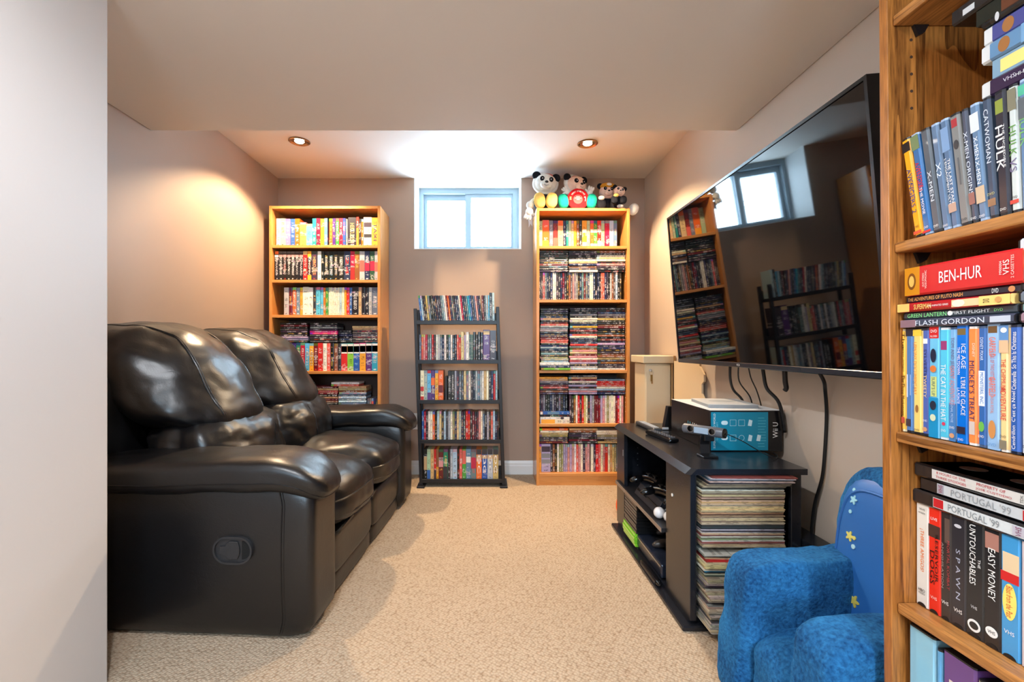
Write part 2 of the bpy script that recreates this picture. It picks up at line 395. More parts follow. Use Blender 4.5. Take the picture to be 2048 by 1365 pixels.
struct('wall_rear', ring_prism([(XE-0.1,-0.02),(XR+0.1,-0.02),(XR+0.1,CEIL+0.02),(XE-0.1,CEIL+0.02)], [(RWX0,RWZ0),(RWX1,RWZ0),(RWX1,RWZ1),(RWX0,RWZ1)], REAR-0.2, REAR, 'y'), M_WALL)
rw = struct('fill_window', ring_prism([(RWX0,RWZ0),(RWX1,RWZ0),(RWX1,RWZ1),(RWX0,RWZ1)], [(RWX0+0.05,RWZ0+0.05),(RWX1-0.05,RWZ0+0.05),(RWX1-0.05,RWZ1-0.05),(RWX0+0.05,RWZ1-0.05)], REAR-0.12, REAR-0.06, 'y'), M_VINYL)  # added window, out of view, lets cool sky fill in from behind
obj('pane', box(RWX0+0.05, RWX1-0.05, REAR-0.094, REAR-0.09, RWZ0+0.05, RWZ1-0.05), M_PANE, rw)
struct('wall_back', prism([(XL-0.1,-0.02),(XR+0.1,-0.02),(XR+0.1,CEIL+0.02),(WIN_X1,CEIL+0.02),(WIN_X1,SILL),(WIN_X0,SILL),(WIN_X0,CEIL+0.02),(XL-0.1,CEIL+0.02)], BACK, 3.70, 'y'), M_WALL)
bb = [(0,0),(0.015,0),(0.015,0.062),(0.011,0.07),(0.011,0.082),(0.005,0.10),(0,0.10)]
struct('baseboard_back', prism([(BACK-a, z) for a, z in bb], XL, XR, 'x'), M_TRIM)
struct('baseboard_right', prism([(XR-a, z) for a, z in bb], 0.95, BACK, 'y'), M_TRIM)
struct('baseboard_left', prism([(XL+a, z) for a, z in bb], BLK, BACK, 'y'), M_TRIM)
# white lining of the window recess
struct('trim_2', prism([(WIN_X0,SILL),(WIN_X1,SILL),(WIN_X1,CEIL),(WIN_X1-0.006,CEIL),(WIN_X1-0.006,SILL+0.006),(WIN_X0+0.006,SILL+0.006),(WIN_X0+0.006,CEIL),(WIN_X0,CEIL)], BACK-0.002, WINY, 'y'), M_TRIM)
# window: outer frame, fixed sash, sliding sash, panes, latch
win = thing('window_1', None, None, (0, WINY, 0)); win['kind'] = 'structure'
fr = lambda x0, x1, z0, z1, t: ([(x0,z0),(x1,z0),(x1,z1),(x0,z1)], [(x0+t[0],z0+t[1]),(x1-t[2],z0+t[1]),(x1-t[2],z1-t[3]),(x0+t[0],z1-t[3])])
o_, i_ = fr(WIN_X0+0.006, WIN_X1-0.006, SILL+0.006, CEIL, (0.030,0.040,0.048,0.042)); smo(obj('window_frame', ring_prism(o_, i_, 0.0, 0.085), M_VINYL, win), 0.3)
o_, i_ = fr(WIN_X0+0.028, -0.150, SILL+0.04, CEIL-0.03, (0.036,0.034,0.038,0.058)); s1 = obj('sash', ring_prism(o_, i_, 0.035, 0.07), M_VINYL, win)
obj('pane', box(i_[0][0], i_[1][0], 0.05, 0.054, i_[0][1], i_[2][1]), M_PANE, s1)
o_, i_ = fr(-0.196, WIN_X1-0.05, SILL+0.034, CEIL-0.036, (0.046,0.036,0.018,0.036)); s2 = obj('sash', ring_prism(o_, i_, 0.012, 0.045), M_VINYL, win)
obj('pane', box(i_[0][0], i_[1][0], 0.026, 0.03, i_[0][1], i_[2][1]), M_PANE, s2)
obj('latch', tube([(-0.206,0.03,1.92),(-0.212,0.012,1.915),(-0.213,0.008,1.895),(-0.212,0.012,1.878),(-0.206,0.03,1.874)], 0.003, 6), plain('grey_latch', (110,125,140), 0.4), s1)

# recessed lights
M_BULB = plain('lit_bulb', (255,240,220), 0.5, emit=(1.0,0.90,0.75,26.0))
for i, (x, y, w, c, lab, ss) in enumerate(POTS):
    t = thing('recessed_light', lab, 'ceiling light', (x, y, CEIL), group='recessed lights')
    smo(obj('trim_ring', lathe([(0.047,-0.001),(0.062,-0.001),(0.0625,-0.004),(0.056,-0.008),(0.048,-0.006),(0.043,-0.002),(0.047,-0.001)], 32), M_BRASS, t))
    smo(obj('bulb', lathe([(0.0,-0.010),(0.016,-0.009),(0.024,-0.006),(0.028,-0.0015),(0.0,-0.0015)], 20), M_BULB, t))
    lamp('spot_lamp', 'SPOT', (0,0,-0.014), w, c, (0,0,0), t, spot_size=ss, spot_blend=0.35 if c is POT_WARM else 0.6, shadow_soft_size=0.028)

# outlet on the back wall
t = thing('wall_outlet', 'white double power outlet low on the back wall beside the loveseat arm', 'outlet', (-0.566, BACK, 0.392))
obj('cover_plate', box(-0.036,0.036,-0.006,0,-0.06,0.06,0.002), M_TRIM, t)
for dz in (-0.026, 0.026):
    s = obj('socket', prism(stadium(0.034,0.028,0,dz), -0.008, -0.004, 'y'), M_TRIM, t)
    for dx in (-0.007, 0.007): obj('slot', box(dx-0.0012,dx+0.0012,-0.0085,-0.007,dz-0.003,dz+0.007), M_INK, s)

# ------------------------------------------------------------------ cases, box sets, tapes
C = {k: tuple(v) for k, v in dict(cream=(232,222,196), sage=(168,192,160), pink=(206,120,170), blue=(44,92,164), orange=(228,104,34), yellow=(240,206,84), skyblue=(92,176,222),
 teal=(40,128,136), crimson=(176,26,62), amber=(234,164,50), steel=(92,130,160), red=(200,36,34), purple=(84,44,120), green=(58,142,62), grey=(128,130,136), charcoal=(50,47,52),
 white=(226,224,220), black=(22,21,24), plum=(58,44,62), brown=(134,82,50), silver=(172,178,184), navy=(34,48,84), darkgreen=(48,78,66), maroon=(104,22,30), tan=(196,160,116),
 slate=(92,112,122), ivory=(238,230,208), lime=(126,190,60), cyan=(40,158,186), darkgrey=(70,70,76), rose=(206,142,142), lilac=(170,156,190), olive=(140,140,92), emerald=(28,128,100), lightblue=(168,196,216), darkblue=(26,40,72), gold=(196,172,108), sand=(216,190,140), coral=(214,96,84), magenta=(196,30,110), bluegrey=(100,124,146)).items()}
SAY = dict(skyblue='sky blue', darkgreen='dark green', darkgrey='dark grey', lightblue='light blue', darkblue='dark blue', bluegrey='blue-grey')
say = lambda c: SAY.get(c, c)
def jit(rgb, a=8):
    return tuple(max(0, min(255, v+R.uniform(-a, a))) for v in rgb)
_ONES = 'first second third fourth fifth sixth seventh eighth ninth tenth eleventh twelfth thirteenth fourteenth fifteenth sixteenth seventeenth eighteenth nineteenth'.split()
_TENS = {2:'twent',3:'thirt',4:'fort',5:'fift',6:'sixt',7:'sevent',8:'eight'}
def nth(n):
    if n < 20: return _ONES[n-1]
    t, o = divmod(n, 10)
    return _TENS[t]+'ieth' if o == 0 else _TENS[t]+'y-'+_ONES[o-1]
def case_mesh(name, w, d, h, r, lip=0.0):
    """upright case: spine at y=0 facing -y, rounded spine edges, UV (across, along)"""
    pts = [(-w/2, r), (-w/2+r*0.35, r*0.3), (-w/2+r, 0), (w/2-r, 0), (w/2-r*0.35, r*0.3), (w/2, r), (w/2, d), (-w/2, d)]
    vs = [(x, y, z) for z in (0, h) for x, y in pts]; n = 8
    fs = [tuple(range(n))[::-1], tuple(range(n, 2*n))] + [(i, (i+1)%n, n+(i+1)%n, n+i) for i in range(n)]
    me = bpy.data.meshes.new(name); me.from_pydata(vs, [], fs); uv = me.uv_layers.new(name='UVMap')
    for p in me.polygons:
        for li in p.loop_indices:
            c = me.vertices[me.loops[li].vertex_index].co
            uv.data[li].uv = ((c.x+w/2)/w, c.z/h)
    me.materials.append(M_PRINT); return me
DIM = {'dvd_case': (0.0145, 0.135, 0.190, 0.003), 'bluray_case': (0.0125, 0.135, 0.172, 0.004), 'box_set': (0.026, 0.140, 0.192, 0.0012)}
CM = {k: case_mesh(k, *v) for k, v in DIM.items()}
NOUN = {'dvd_case': ('DVD case', 'case'), 'bluray_case': ('blu-ray case', 'case'), 'box_set': ('DVD box set', 'box set')}
ROT_UP, ROT_FLAT = Euler((0,0,0)), Euler((0,-PI/2,0))
def put(kind, color, label, group, loc, w, h, d=None, flat=False, lean=0.0, yaw=0.0, back=0.0, title=None, tink=None, tw=0.5, tl=0.6, extra=None):
    w0, d0, h0, _ = DIM[kind]; d = d or d0
    o = bpy.data.objects.new(kind, CM[kind]); COL.objects.link(o)
    rot = Euler((0, -PI/2, yaw)) if flat else Euler((-back, lean, yaw))
    sc = (w/w0, d/d0, h/h0)
    loc = (loc[0], loc[1], loc[2]+0.0006)
    o.location = loc; o.rotation_euler = rot; o.scale = sc
    rgb = jit(C[color], 7); o.color = srgb(*rgb)
    tag(o, label, NOUN[kind][1], group)
    mw = Matrix.LocRotScale(Vector(loc), rot, Vector(sc))
    F = Matrix.LocRotScale(Vector(loc), rot, None)
    def on_spine(make):
        c = make(); c.matrix_basis = F @ c.matrix_basis; c.parent = o; c.matrix_parent_inverse = mw.inverted(); return c
    if title:
        on_spine(lambda: text(title, h*tl, w*tw, tink or M_WHITE, None, (0, -0.0006, h*0.5), (0,0,-1), (1,0,0)))
    if extra:
        for a, b, col in extra:   # colour blocks along the spine
            on_spine(lambda: plate(w*0.92, h*(b-a), ink(C[col]), None, (0, -0.0002, h*(a+b)/2), (1,0,0), (0,0,1), name='colour_block', t=0.0002))
    return o
def row(kind, items, x0, x1, y, z, place, group, end='sofa', h=None, leanf=None, back=0.0, dpt=None):
    if 'rack' in place: dpt = 0.108; x0 += 0.001; x1 -= 0.009
    """upright row, first item at x0; items: (colour, relative width, kind or None, height or None, title, ink, blocks)"""
    items = [((it,) if isinstance(it, str) else tuple(it)) + (None,)*7 for it in items]
    tot = sum((it[1] or 1) for it in items); s = (x1-x0)/tot; x = x0; k = 0
    for it in items:
        w = (it[1] or 1)*s
        if it[0] is not None:
            k += 1; kd = it[2] or kind; hh = it[3] or h or DIM[kd][2]*R.uniform(0.985, 1.01)
            lab = f"{say(it[0])} {NOUN[kd][0]}, {nth(k)} from {end} end, {place}"
            put(kd, it[0], lab, group, (x+w/2, y+R.uniform(-0.002, 0.003), z), w-0.0007, hh, dpt, lean=leanf(k/len(items)) if leanf else 0.0, back=back, title=it[4], tink=it[5], extra=it[6])
        x += w
def pile(items, xr, y, ztop_or_z, place, group, wid=0.19, t=0.0141, kind='dvd_case'):
    """lying cases from the top down; xr = far end of the spine on the viewer's side, bottom at z"""
    items = [((it,) if isinstance(it, str) else tuple(it)) + (None,)*4 for it in items]
    n = len(items); z = ztop_or_z + t*n
    for k, it in enumerate(items):
        z -= t
        put(kind, it[0], f"{say(it[0])} {NOUN[kind][0]}, {nth(k+1)} from the top, {place}", group, (xr+R.uniform(-0.003, 0.003), y+R.uniform(0, 0.006), z+t/2), t-0.0004, wid*R.uniform(0.985, 1.0), flat=True, yaw=R.uniform(-0.01, 0.01), title=it[1], tink=it[2], tl=it[3] or 0.5, tw=0.55)
PILED = []     # what is past three hundred cases: one object of kind stuff
def pile_stuff(cols, xr, y, z, wid=0.19, t=0.0141):
    n = len(cols)
    for k, c in enumerate(cols):
        PILED.append((c, xr+R.uniform(-0.003, 0.003), y+R.uniform(0, 0.006), z+0.0006+t*(n-1-k), t-0.0005, wid*R.uniform(0.98, 1.0), None))
def up_stuff(cols, x0, x1, y, z):
    s = (x1-x0)/len(cols)
    for k, c in enumerate(cols): PILED.append((c, x0+s*k, y, z+0.0006, s-0.0005, 0.19, 'up'))
def build_piled():
    vs, fs, cs, uvs = [], [], [], []
    for c, x, y, z, t, l, up in PILED:
        i = len(vs); d = 0.135; r = 0.003
        prof = [(0, r), (r, 0), (t-r, 0), (t, r), (t, d), (0, d)]
        if up: P = [[(x+a, y+b, z+e) for a, b in prof] for e in (0, l)]
        else: P = [[(x-l*(1-e), y+b, z+a) for a, b in prof] for e in (1, 0)]
        vs += P[0]+P[1]; col = srgb(*jit(C[c], 8))[:3]+(R.random(),); cs += [col]*12
        uv = [(a/t, e) for e in ((0, 1)) for a, b in prof]; uvs += uv
        fs += [tuple(i+q for q in range(6))[::-1], tuple(i+6+q for q in range(6))] + [(i+q, i+(q+1)%6, i+6+(q+1)%6, i+6+q) for q in range(6)]
    me = bpy.data.meshes.new('piled_cases'); me.from_pydata(vs, [], fs)
    ca = me.color_attributes.new('Col', 'FLOAT_COLOR', 'POINT')
    for k, c in enumerate(cs): ca.data[k].color = c
    uvl = me.uv_layers.new(name='UVMap')
    for l in me.loops: uvl.data[l.index].uv = uvs[l.vertex_index]
    tag(obj('piled_dvd_cases', me, M_PRINTV), 'further DVD cases lying in low piles on the far bookcase shelves', 'cases', kind='stuff')
def pick(n, pal): return [R.choice(pal) for _ in range(n)]

# ------------------------------------------------------------------ far bookcases
FY, BY = 3.133, 3.402
def bookcase(label, x0, x1, ztop, shelves, zbase, holes=False):
    t = thing('bookcase', label, 'bookcase', ((x0+x1)/2, FY, 0)); cx = (x0+x1)/2; a, b = x0-cx, x1-cx; th = 0.019; dp = BY-FY
    for s in (a, b-th): obj('side_panel', box(s, s+th, 0, dp, 0, ztop, 0.0012, 1), M_OAK_F, t)
    obj('top_board', box(a+th, b-th, 0.001, dp, ztop-0.02, ztop-0.001, 0.001, 1), M_OAK_S, t)
    for z in shelves: obj('shelf', box(a+th, b-th, 0.002, dp-0.006, z-0.019, z, 0.0012, 1), M_OAK_S, t)
    obj('bottom_board', box(a+th, b-th, 0.002, dp-0.006, zbase-0.019, zbase, 0.0012, 1), M_OAK_S, t)
    obj('kick_board', box(a+th, b-th, 0.008, 0.024, 0.0, zbase-0.019), M_OAK_S, t)
    obj('back_panel', box(a+th, b-th, dp-0.005, dp, 0.02, ztop-0.02), plain('dark_hardboard', (66,42,30), 0.7), t)
    if holes:
        hm = plain('pale_peg', (222,190,150), 0.4)
        for z in holes: obj('peg_hole', box(b-th-0.0015, b-th+0.001, 0.035, 0.041, z-0.003, z+0.003), hm, t)
    return t
LX0, LX1 = -1.505, -0.747
LS = [1.640, 1.403, 1.164, 0.780, 0.40]
bookcase('tall orange oak bookcase of box sets in the corner behind the loveseat', LX0, LX1, 1.908, LS, 0.085)
BX0, BX1 = 0.317, 0.953
BS = [1.634, 1.268, 0.786, 0.420]
bookcase('tall oak bookcase under the plush bears, beside the window', BX0, BX1, 1.893, BS, 0.083, holes=[1.40+0.032*i for i in range(6)]+[0.95+0.032*i for i in range(8)]+[0.50+0.032*i for i in range(6)])
Y1 = FY+0.028
I = lambda c, w, t=None, i=None, k='box_set', h=None, ex=None: (c, w, k, h, t, i, ex)
D = lambda c, w, t=None, i=None: (c, w, 'dvd_case', None, t, i, None)
g = 'box sets on the top shelf behind the loveseat'
row('box_set', [I('cream',55),I('sage',62),I('pink',60),I('blue',60),I('orange',60),I('yellow',80,h=0.165),I('skyblue',77,h=0.155),I('teal',50),I('crimson',51),I('amber',47),I('steel',43),(None,20),
 I('orange',43),I('purple',40),I('green',45),I('crimson',45),I('blue',38),D('grey',26),I('charcoal',105,'HERCULES',ink((214,176,110)),h=0.2),I('red',32,h=0.203,ex=[(0,.62,'amber')]),D('charcoal',30),D('orange',28),
 I('white',105,h=0.2,ex=[(.66,.82,'plum'),(.3,.42,'charcoal')]),I('amber',83,'TAXI',ink((24,38,88)),h=0.198)], -1.475, -0.77, Y1+0.012, LS[0], 'top shelf, orange bookcase', g)
g = 'box sets on the second shelf behind the loveseat'
sop = [I('black',51,'SOPRANOS',ink((190,190,196)),ex=[(.8,.88,'rose'),(.93,.99,'darkgrey')]) for _ in range(7)]; sop[0] = I('black',51,'SOPRANOS',ink((190,190,196)),ex=[(.8,.87,'white'),(.9,1,'orange')])
be = lambda w: D('black',w) if w < 40 else I('black',w,'BOARDWALK EMPIRE',ink((205,205,205)))
row('box_set', sop+[I('red',56,ex=[(.88,1,'gold')]),I('black',50,'KINGPIN',ex=[(0,.18,'amber'),(.78,1,'amber')]),I('plum',72,'HERCULES',ink((214,176,110))),D('white',48),be(35),be(55),be(66),be(57),be(72),
 I('navy',78,'24',ink((190,40,36)),ex=[]),I('crimson',55,ex=[(0,.45,'red')]),I('brown',60),I('silver',65,ex=[(.3,.68,'coral')]),I('navy',62,ex=[(.32,.6,'crimson')]),I('darkgreen',62,ex=[(.33,.66,'crimson')]),I('silver',42,ex=[(.3,.62,'coral')])],
 -1.481, -0.77, Y1, LS[1], 'second shelf, orange bookcase', g, h=0.2)
g = 'cases on the third shelf behind the loveseat'
row('dvd_case', [D('silver',60),D('maroon',44),D('orange',45),D('bluegrey',44),D('amber',34),I('white',74),I('white',50),D('charcoal',38),I('skyblue',50),D('skyblue',34),D('orange',28),D('green',34)]+[D('ivory',22) for _ in range(6)]+
 [D('lightblue',25),D('ivory',32),D('amber',26),D('red',36),D('blue',33),I('black',76,'TRUE BLOOD',ink((214,214,216))),D('tan',38),D('black',42),D('black',42),D('silver',38),I('slate',72)],
 -1.418, -0.77, Y1, LS[2], 'third shelf, orange bookcase', g)
g = 'box sets on the fourth shelf behind the loveseat'
fr_ = [I(c,52,'F R I E N D S') for c in ('red','teal','orange','purple','emerald','crimson','skyblue','amber','maroon')]
psy = [I(c,73,None,ex=[(.63,.97,'white'),(.68,.9,'charcoal')]) for c in ('red','lime','blue','amber','purple','cyan')]
row('box_set', [D('charcoal',40)]+fr_+[I('red',58),D('white',46),D('coral',44,),D('black',42),D('brown',46),D('charcoal',42)]+psy, -1.475, -0.77, Y1, LS[3], 'fourth shelf, orange bookcase', g)
dark = ['black','charcoal','plum','darkgrey','navy','maroon','black','charcoal','black']
pile_stuff(pick(4,dark)+['plum','black','plum','lilac','lilac','darkgreen'], -1.255, Y1, LS[3]+0.196, t=0.0135)
pile_stuff(['black','charcoal','grey','plum','magenta','magenta','charcoal','plum','black','darkgrey'], -1.05, Y1, LS[3]+0.196, t=0.0135)
pile_stuff(['black','charcoal','darkblue','black','navy','black'], -0.955, Y1+0.02, LS[3]+0.196, wid=0.09)
pile_stuff(['sand','tan','charcoal','plum','darkgrey','plum','charcoal','darkgrey'], -0.773, Y1, LS[3]+0.196, wid=0.175)
pile_stuff(['maroon','tan','coral','maroon','black','tan','maroon','brown','charcoal']+pick(9,dark), -1.047, Y1, LS[4]+0.02)
pile_stuff(['tan','tan','brown','bluegrey','slate','lightblue','slate','lightblue','bluegrey','lilac','bluegrey']+pick(7,dark), -0.852, Y1, LS[4]+0.02)
pile_stuff(['white','coral'], -0.9, Y1-0.005, LS[4]+0.02+0.0141*18)
pile_stuff(pick(16,dark), -1.245, Y1, LS[4]+0.02)
up_stuff(['slate','grey','coral','navy','darkgreen'], -0.843, -0.772, Y1, LS[4])

WHERE = 'bookcase under bears'
XA, XB = BX0+0.021, BX1-0.021
g = 'box sets on the top shelf under the bears'
row('box_set', [I('sage',60,h=.2),I('orange',92,h=.208,ex=[(.82,1,'coral'),(0,.3,'amber')]),I('bluegrey',52,h=.204),I('maroon',62,ex=[(0,.4,'coral')]),I('sand',72,ex=[(.82,1,'orange')]),D('navy',38),D('teal',34),D('sage',36),D('sand',36),D('amber',36),D('brown',36),D('charcoal',36),
 I('amber',64,ex=[(.58,.7,'cream'),(0,.25,'cream')]),D('sage',46),I('orange',46,ex=[(.58,.7,'cream'),(0,.2,'cream')]),I('green',48,ex=[(.58,.7,'cream'),(0,.2,'cream')]),I('red',52,ex=[(.6,.7,'white'),(0,.3,'white')]),D('sage',48),I('crimson',62,ex=[(.9,1,'grey')]),I('lightblue',56),I('steel',46)],
 XA, XB-0.035, FY+0.114, BS[0], f'top shelf, {WHERE}', g, end='window', h=0.203)
def mix_row(n, x0, x1, y, z, shelf, g, pal, hi):
    its = [('dvd_case' and (hi.get(k) or R.choice(pal)), R.uniform(0.9, 1.12)) for k in range(n)]
    row('dvd_case', its, x0, x1, y, z, f'{shelf}, {WHERE}', g, end='window')
pd = ['black','charcoal','plum','darkgrey','navy','maroon','black','charcoal','slate','black','darkblue','brown','grey']
YB = FY+0.03; CX = [0.537, 0.738, 0.9285]
mix_row(43, XA, XB-0.025, YB+0.01, BS[1], 'second shelf upright row', 'upright DVD cases on the second shelf', pd, {2:'coral',7:'white',8:'white',17:'rose',26:'cream',27:'ivory',32:'coral',33:'coral',37:'silver',40:'lightblue',12:'maroon'})
g = 'lying DVD cases on the second shelf'; zz = BS[1]+0.1915
for cxx, nm, cl in zip(CX, ('window-side','middle','wall-side'), (['charcoal','black','darkgrey','black','charcoal','black','maroon','black','charcoal','plum'],['charcoal','plum','black','charcoal','cream','tan','navy','brown','darkgrey','ivory'],['brown','charcoal','cream','sand','ivory','charcoal','rose','plum','charcoal','black'])):
    pile(cl, cxx, YB, zz, f'{nm} pile, second shelf, {WHERE}', g, wid=0.196, t=0.0148)
# third shelf: three tall piles
pile_stuff(['charcoal','plum','charcoal','black','navy','tan','black','maroon','coral','grey','silver','grey','black','darkblue','plum','maroon','coral','coral','black','navy','bluegrey','darkblue','black','steel','black','olive','slate','lightblue'], CX[0], YB, BS[2]+0.052, t=0.0133)
pile_stuff(['charcoal','black','black','grey','black','ivory','ivory','darkgrey','navy','amber','charcoal','maroon','black','coral','ivory','darkblue','charcoal','navy','red','grey','brown','rose','tan','maroon','rose','ivory','coral','lilac','black','white','lightblue'], CX[1], YB, BS[2], t=0.0138)
pile_stuff(['charcoal','black','navy','grey','charcoal','gold','charcoal','black','brown','maroon','black','black','charcoal','brown','black','maroon','plum','lilac','plum','navy','black','plum','brown','brown','tan','charcoal','brown','charcoal','charcoal','white'], CX[2], YB, BS[2], t=0.0143)
for k, (c, w_) in enumerate((('white',0.019),('navy',0.016),('lime',0.0145))):
    put('dvd_case', c, f"wide {say(c)} game case, {nth(k+1)} from the top, jutting over third shelf, {WHERE}", 'game cases jutting over the third shelf', (XA+0.205+0.004*(k-1), FY-0.012, BS[2]+(0.042,0.0245,0.0085)[k]), w_, 0.2, flat=True)
# fourth shelf
g = 'lying DVD cases on the fourth shelf'; zz = BS[3]+0.198
for cxx, nm, cl in zip(CX, ('window-side','middle','wall-side'), (['amber','tan','grey','plum','maroon','coral','charcoal','brown','plum'],['charcoal','tan','maroon','ivory','charcoal','lilac','black','silver','rose','lilac'],['bluegrey','red','red','coral','ivory','lightblue','plum','navy'])):
    cl = [(c, 'TRAFFIC', ink((210,200,206)), .32) if (nm[0] == 'w' and nm[1] == 'i' and k == 3) else c for k, c in enumerate(cl)]
    pile(cl, cxx, YB, zz, f'{nm} pile, fourth shelf, {WHERE}', g, wid=0.196, t=0.0132)
mix_row(26, XA+0.208, XB-0.012, YB+0.006, BS[3], 'fourth shelf upright row', 'upright DVD cases on the fourth shelf', ['charcoal','maroon','brown','grey','rose','plum','lilac','black','olive'], {3:'ivory',4:'red',6:'red',7:'gold',8:'ivory',13:'maroon',14:'maroon',16:'rose',17:'cream',18:'olive',19:'cream',20:'ivory',21:'cream',23:'red',24:'ivory'})
g = 'lying box sets on the fourth shelf'
zb = BS[3]
for k, (c, w_, ex) in enumerate((('cream', 0.030, [(.5,.97,'amber')]), ('white', 0.016, [(.2,.3,'plum')]), ('black', 0.016, None), ('blue', 0.019, [(.92,1,'white'),(.35,.75,'steel')]))):
    put('box_set', c, f"{say(c)} DVD box set, {nth(4-k)} from the top, window-end pile, fourth shelf, {WHERE}", g, (XA+0.206, FY+0.012, zb+w_/2), w_-0.0005, 0.2, flat=True, extra=ex, title='charmed' if c == 'black' else None, tink=ink((60,190,150)), tl=.3); zb += w_
row('dvd_case', [(R.choice(pd),) for _ in range(13)], XA, XA+0.2, FY+0.06, zb+0.0, f'row behind pile, fourth shelf, {WHERE}', 'cases behind the small pile', end='window', h=0.112)
# bottom shelf
g = 'lying DVD cases on the bottom shelf'; zz = 0.083+0.197
for cxx, nm, cl in zip(CX, ('window-side','middle','wall-side'), (['orange','ivory','tan','olive','charcoal','darkgrey','maroon'],['tan','brown','charcoal','plum','black',('maroon',),'charcoal'],['ivory','cream','olive','grey',('black','WAR',ink((220,206,190)),.35),('tan',)])):
    pile(cl, cxx, YB, zz, f'{nm} pile, bottom shelf, {WHERE}', g, wid=0.196, t=0.0148)
row('dvd_case', [D('amber',30),I('lilac',118,ex=[(.72,.92,'plum'),(.5,.66,'grey'),(.3,.45,'grey')])]+[('charcoal',28),('brown',28),('black',28),('ivory',26),('olive',28),('olive',26)]+[('lilac',27),('lilac',27),('rose',28),('lilac',30),('rose',28),('white',27),('coral',27),('rose',28),('ivory',30),('plum',30),('rose',26),('rose',32),(None,14),('cream',36),('plum',26),('red',36),('coral',28),('cream',30),('rose',27),('red',36),('cream',28),('tan',27),('sand',27),('olive',27),('slate',27),('plum',27),('brown',27),('charcoal',24)],
 XA, XB-0.003, YB+0.01, 0.083, f'bottom shelf upright row, {WHERE}', 'upright DVD cases on the bottom shelf', end='window')
build_piled()

# ------------------------------------------------------------------ black rack
t = thing('media_rack', 'narrow black open rack of discs standing under the window', 'rack', (-0.205, 3.10, 0))
SKEW = -0.034     # the posts slope: the top stands over to one side
RS = [0.052, 0.318, 0.586, 0.856, 1.122]
sx = lambda z: SKEW*z
for s in (-1, 1):
    for y0, y1 in ((0.0, 0.020), (0.118, 0.138)):
        b = box(-0.011, 0.011, y0, y1, 0.014, 1.205+(0.0 if s < 0 else 0.012), 0.002, 1)
        for v in b.verts: v.co.x += s*0.278+0.019+sx(v.co.z)
        obj('post', b, M_RACK, t)
    obj('foot', box(s*0.278+0.019-0.026, s*0.278+0.019+0.026, -0.03, 0.165, 0, 0.014, 0.003), M_RACK, t)
    for z in (0.3, 0.85):
        b = box(-0.004, 0.004, 0.01, 0.128, z-0.012, z+0.012)
        for v in b.verts: v.co.x += s*0.278+0.019+sx(v.co.z)
        obj('side_bar', b, M_RACK, t)
for z in RS:
    c = 0.019+sx(z)
    obj('shelf', box(c-0.272, c+0.272, 0.004, 0.134, z-0.022, z-0.002, 0.002, 1), M_RACK, t)
    obj('back_rail', box(c-0.272, c+0.272, 0.126, 0.134, z-0.002, z+0.06), M_RACK, t)
    obj('front_lip', box(c-0.272, c+0.272, -0.002, 0.006, z-0.024, z+0.002, 0.001, 1), M_RACK, t)
RX = lambda z: (-0.205+0.019+sx(z)-0.266, -0.205+0.019+sx(z)+0.266)
YR = 3.112; RK = 'black rack'
z = RS[0]; a, b_ = RX(z); a += 0.004
oc = lambda c: I(c, 76, 'OC', M_WHITE, ex=[(.82,1,'charcoal'),(.68,.8,'tan')])
row('box_set', [I('black',46,ex=[(.3,.75,'tan')]),I('sage',48,ex=[(0,.3,'blue')]),I('tan',46),I('red',32,ex=[(0,.3,'charcoal')]),I('amber',32,ex=[(.4,1,'brown')]),I('maroon',66,ex=[(.4,.6,'rose')]),I('emerald',62,ex=[(0,.42,'charcoal')]),D('charcoal',30),D('silver',36),I('lightblue',60),D('black',30),I('coral',38),I('green',52,ex=[(.5,.95,'coral')]),I('steel',68,ex=[(.55,.75,'white')]),I('slate',72,ex=[(.35,.72,'crimson')]),oc('orange'),oc('blue'),oc('silver'),oc('gold')],
 a, b_-0.012, YR, z, f'bottom tier, {RK}', 'box sets on the bottom tier of the rack', h=0.2)
z = RS[1]; a, b_ = RX(z)
pr = ['darkblue','charcoal','silver','slate','navy','lightblue','black','plum','darkgrey','white']
hi = {0:'blue',1:'crimson',4:'ivory',5:'orange',8:'sand',13:'ivory',14:'olive',16:'sand',20:'red',21:'red',23:'maroon',26:'rose',27:'ivory',28:'bluegrey',30:'silver',32:'coral'}
row('dvd_case', [(hi.get(k) or R.choice(pr), R.uniform(.9,1.15)) for k in range(36)], a, b_, YR, z, f'second tier from the floor, {RK}', 'DVD cases on the second tier of the rack')
z = RS[2]; a, b_ = RX(z)
row('box_set', [I('ivory',50,ex=[(0,.12,'red'),(.3,.45,'red')]),I('silver',46),I('skyblue',52,ex=[(.9,1,'red'),(0,.25,'purple')]),I('purple',54,ex=[(.5,.75,'orange')]),I('amber',46),I('orange',72,ex=[(.25,.5,'maroon')])], a, a+0.166, YR, z, f'third tier from the floor, {RK}', 'box sets on the third tier of the rack', h=0.2)
hi = {2:'slate',4:'sand',5:'bluegrey',10:'bluegrey',11:'silver',13:'gold',14:'ivory',17:'red'}
row('dvd_case', [I('black',46,'MAGIC CITY',ink((196,196,200))),I('black',46,'MAGIC CITY',ink((196,196,200)))]+[(hi.get(k) or R.choice(pr), 31*R.uniform(.9,1.1)) for k in range(19)], a+0.186, b_, YR, z, f'third tier, past the divider, {RK}', 'DVD cases on the third tier of the rack', h=0.196)
obj('divider', box(0.019+sx(z)-0.098, 0.019+sx(z)-0.084, 0.01, 0.12, z, z+0.16), M_RACK, t)
z = RS[3]; a, b_ = RX(z)
hi = {1:'coral',2:'rose',3:'crimson',6:'red',7:'charcoal',9:'silver',15:'white',18:'coral',19:'crimson'}
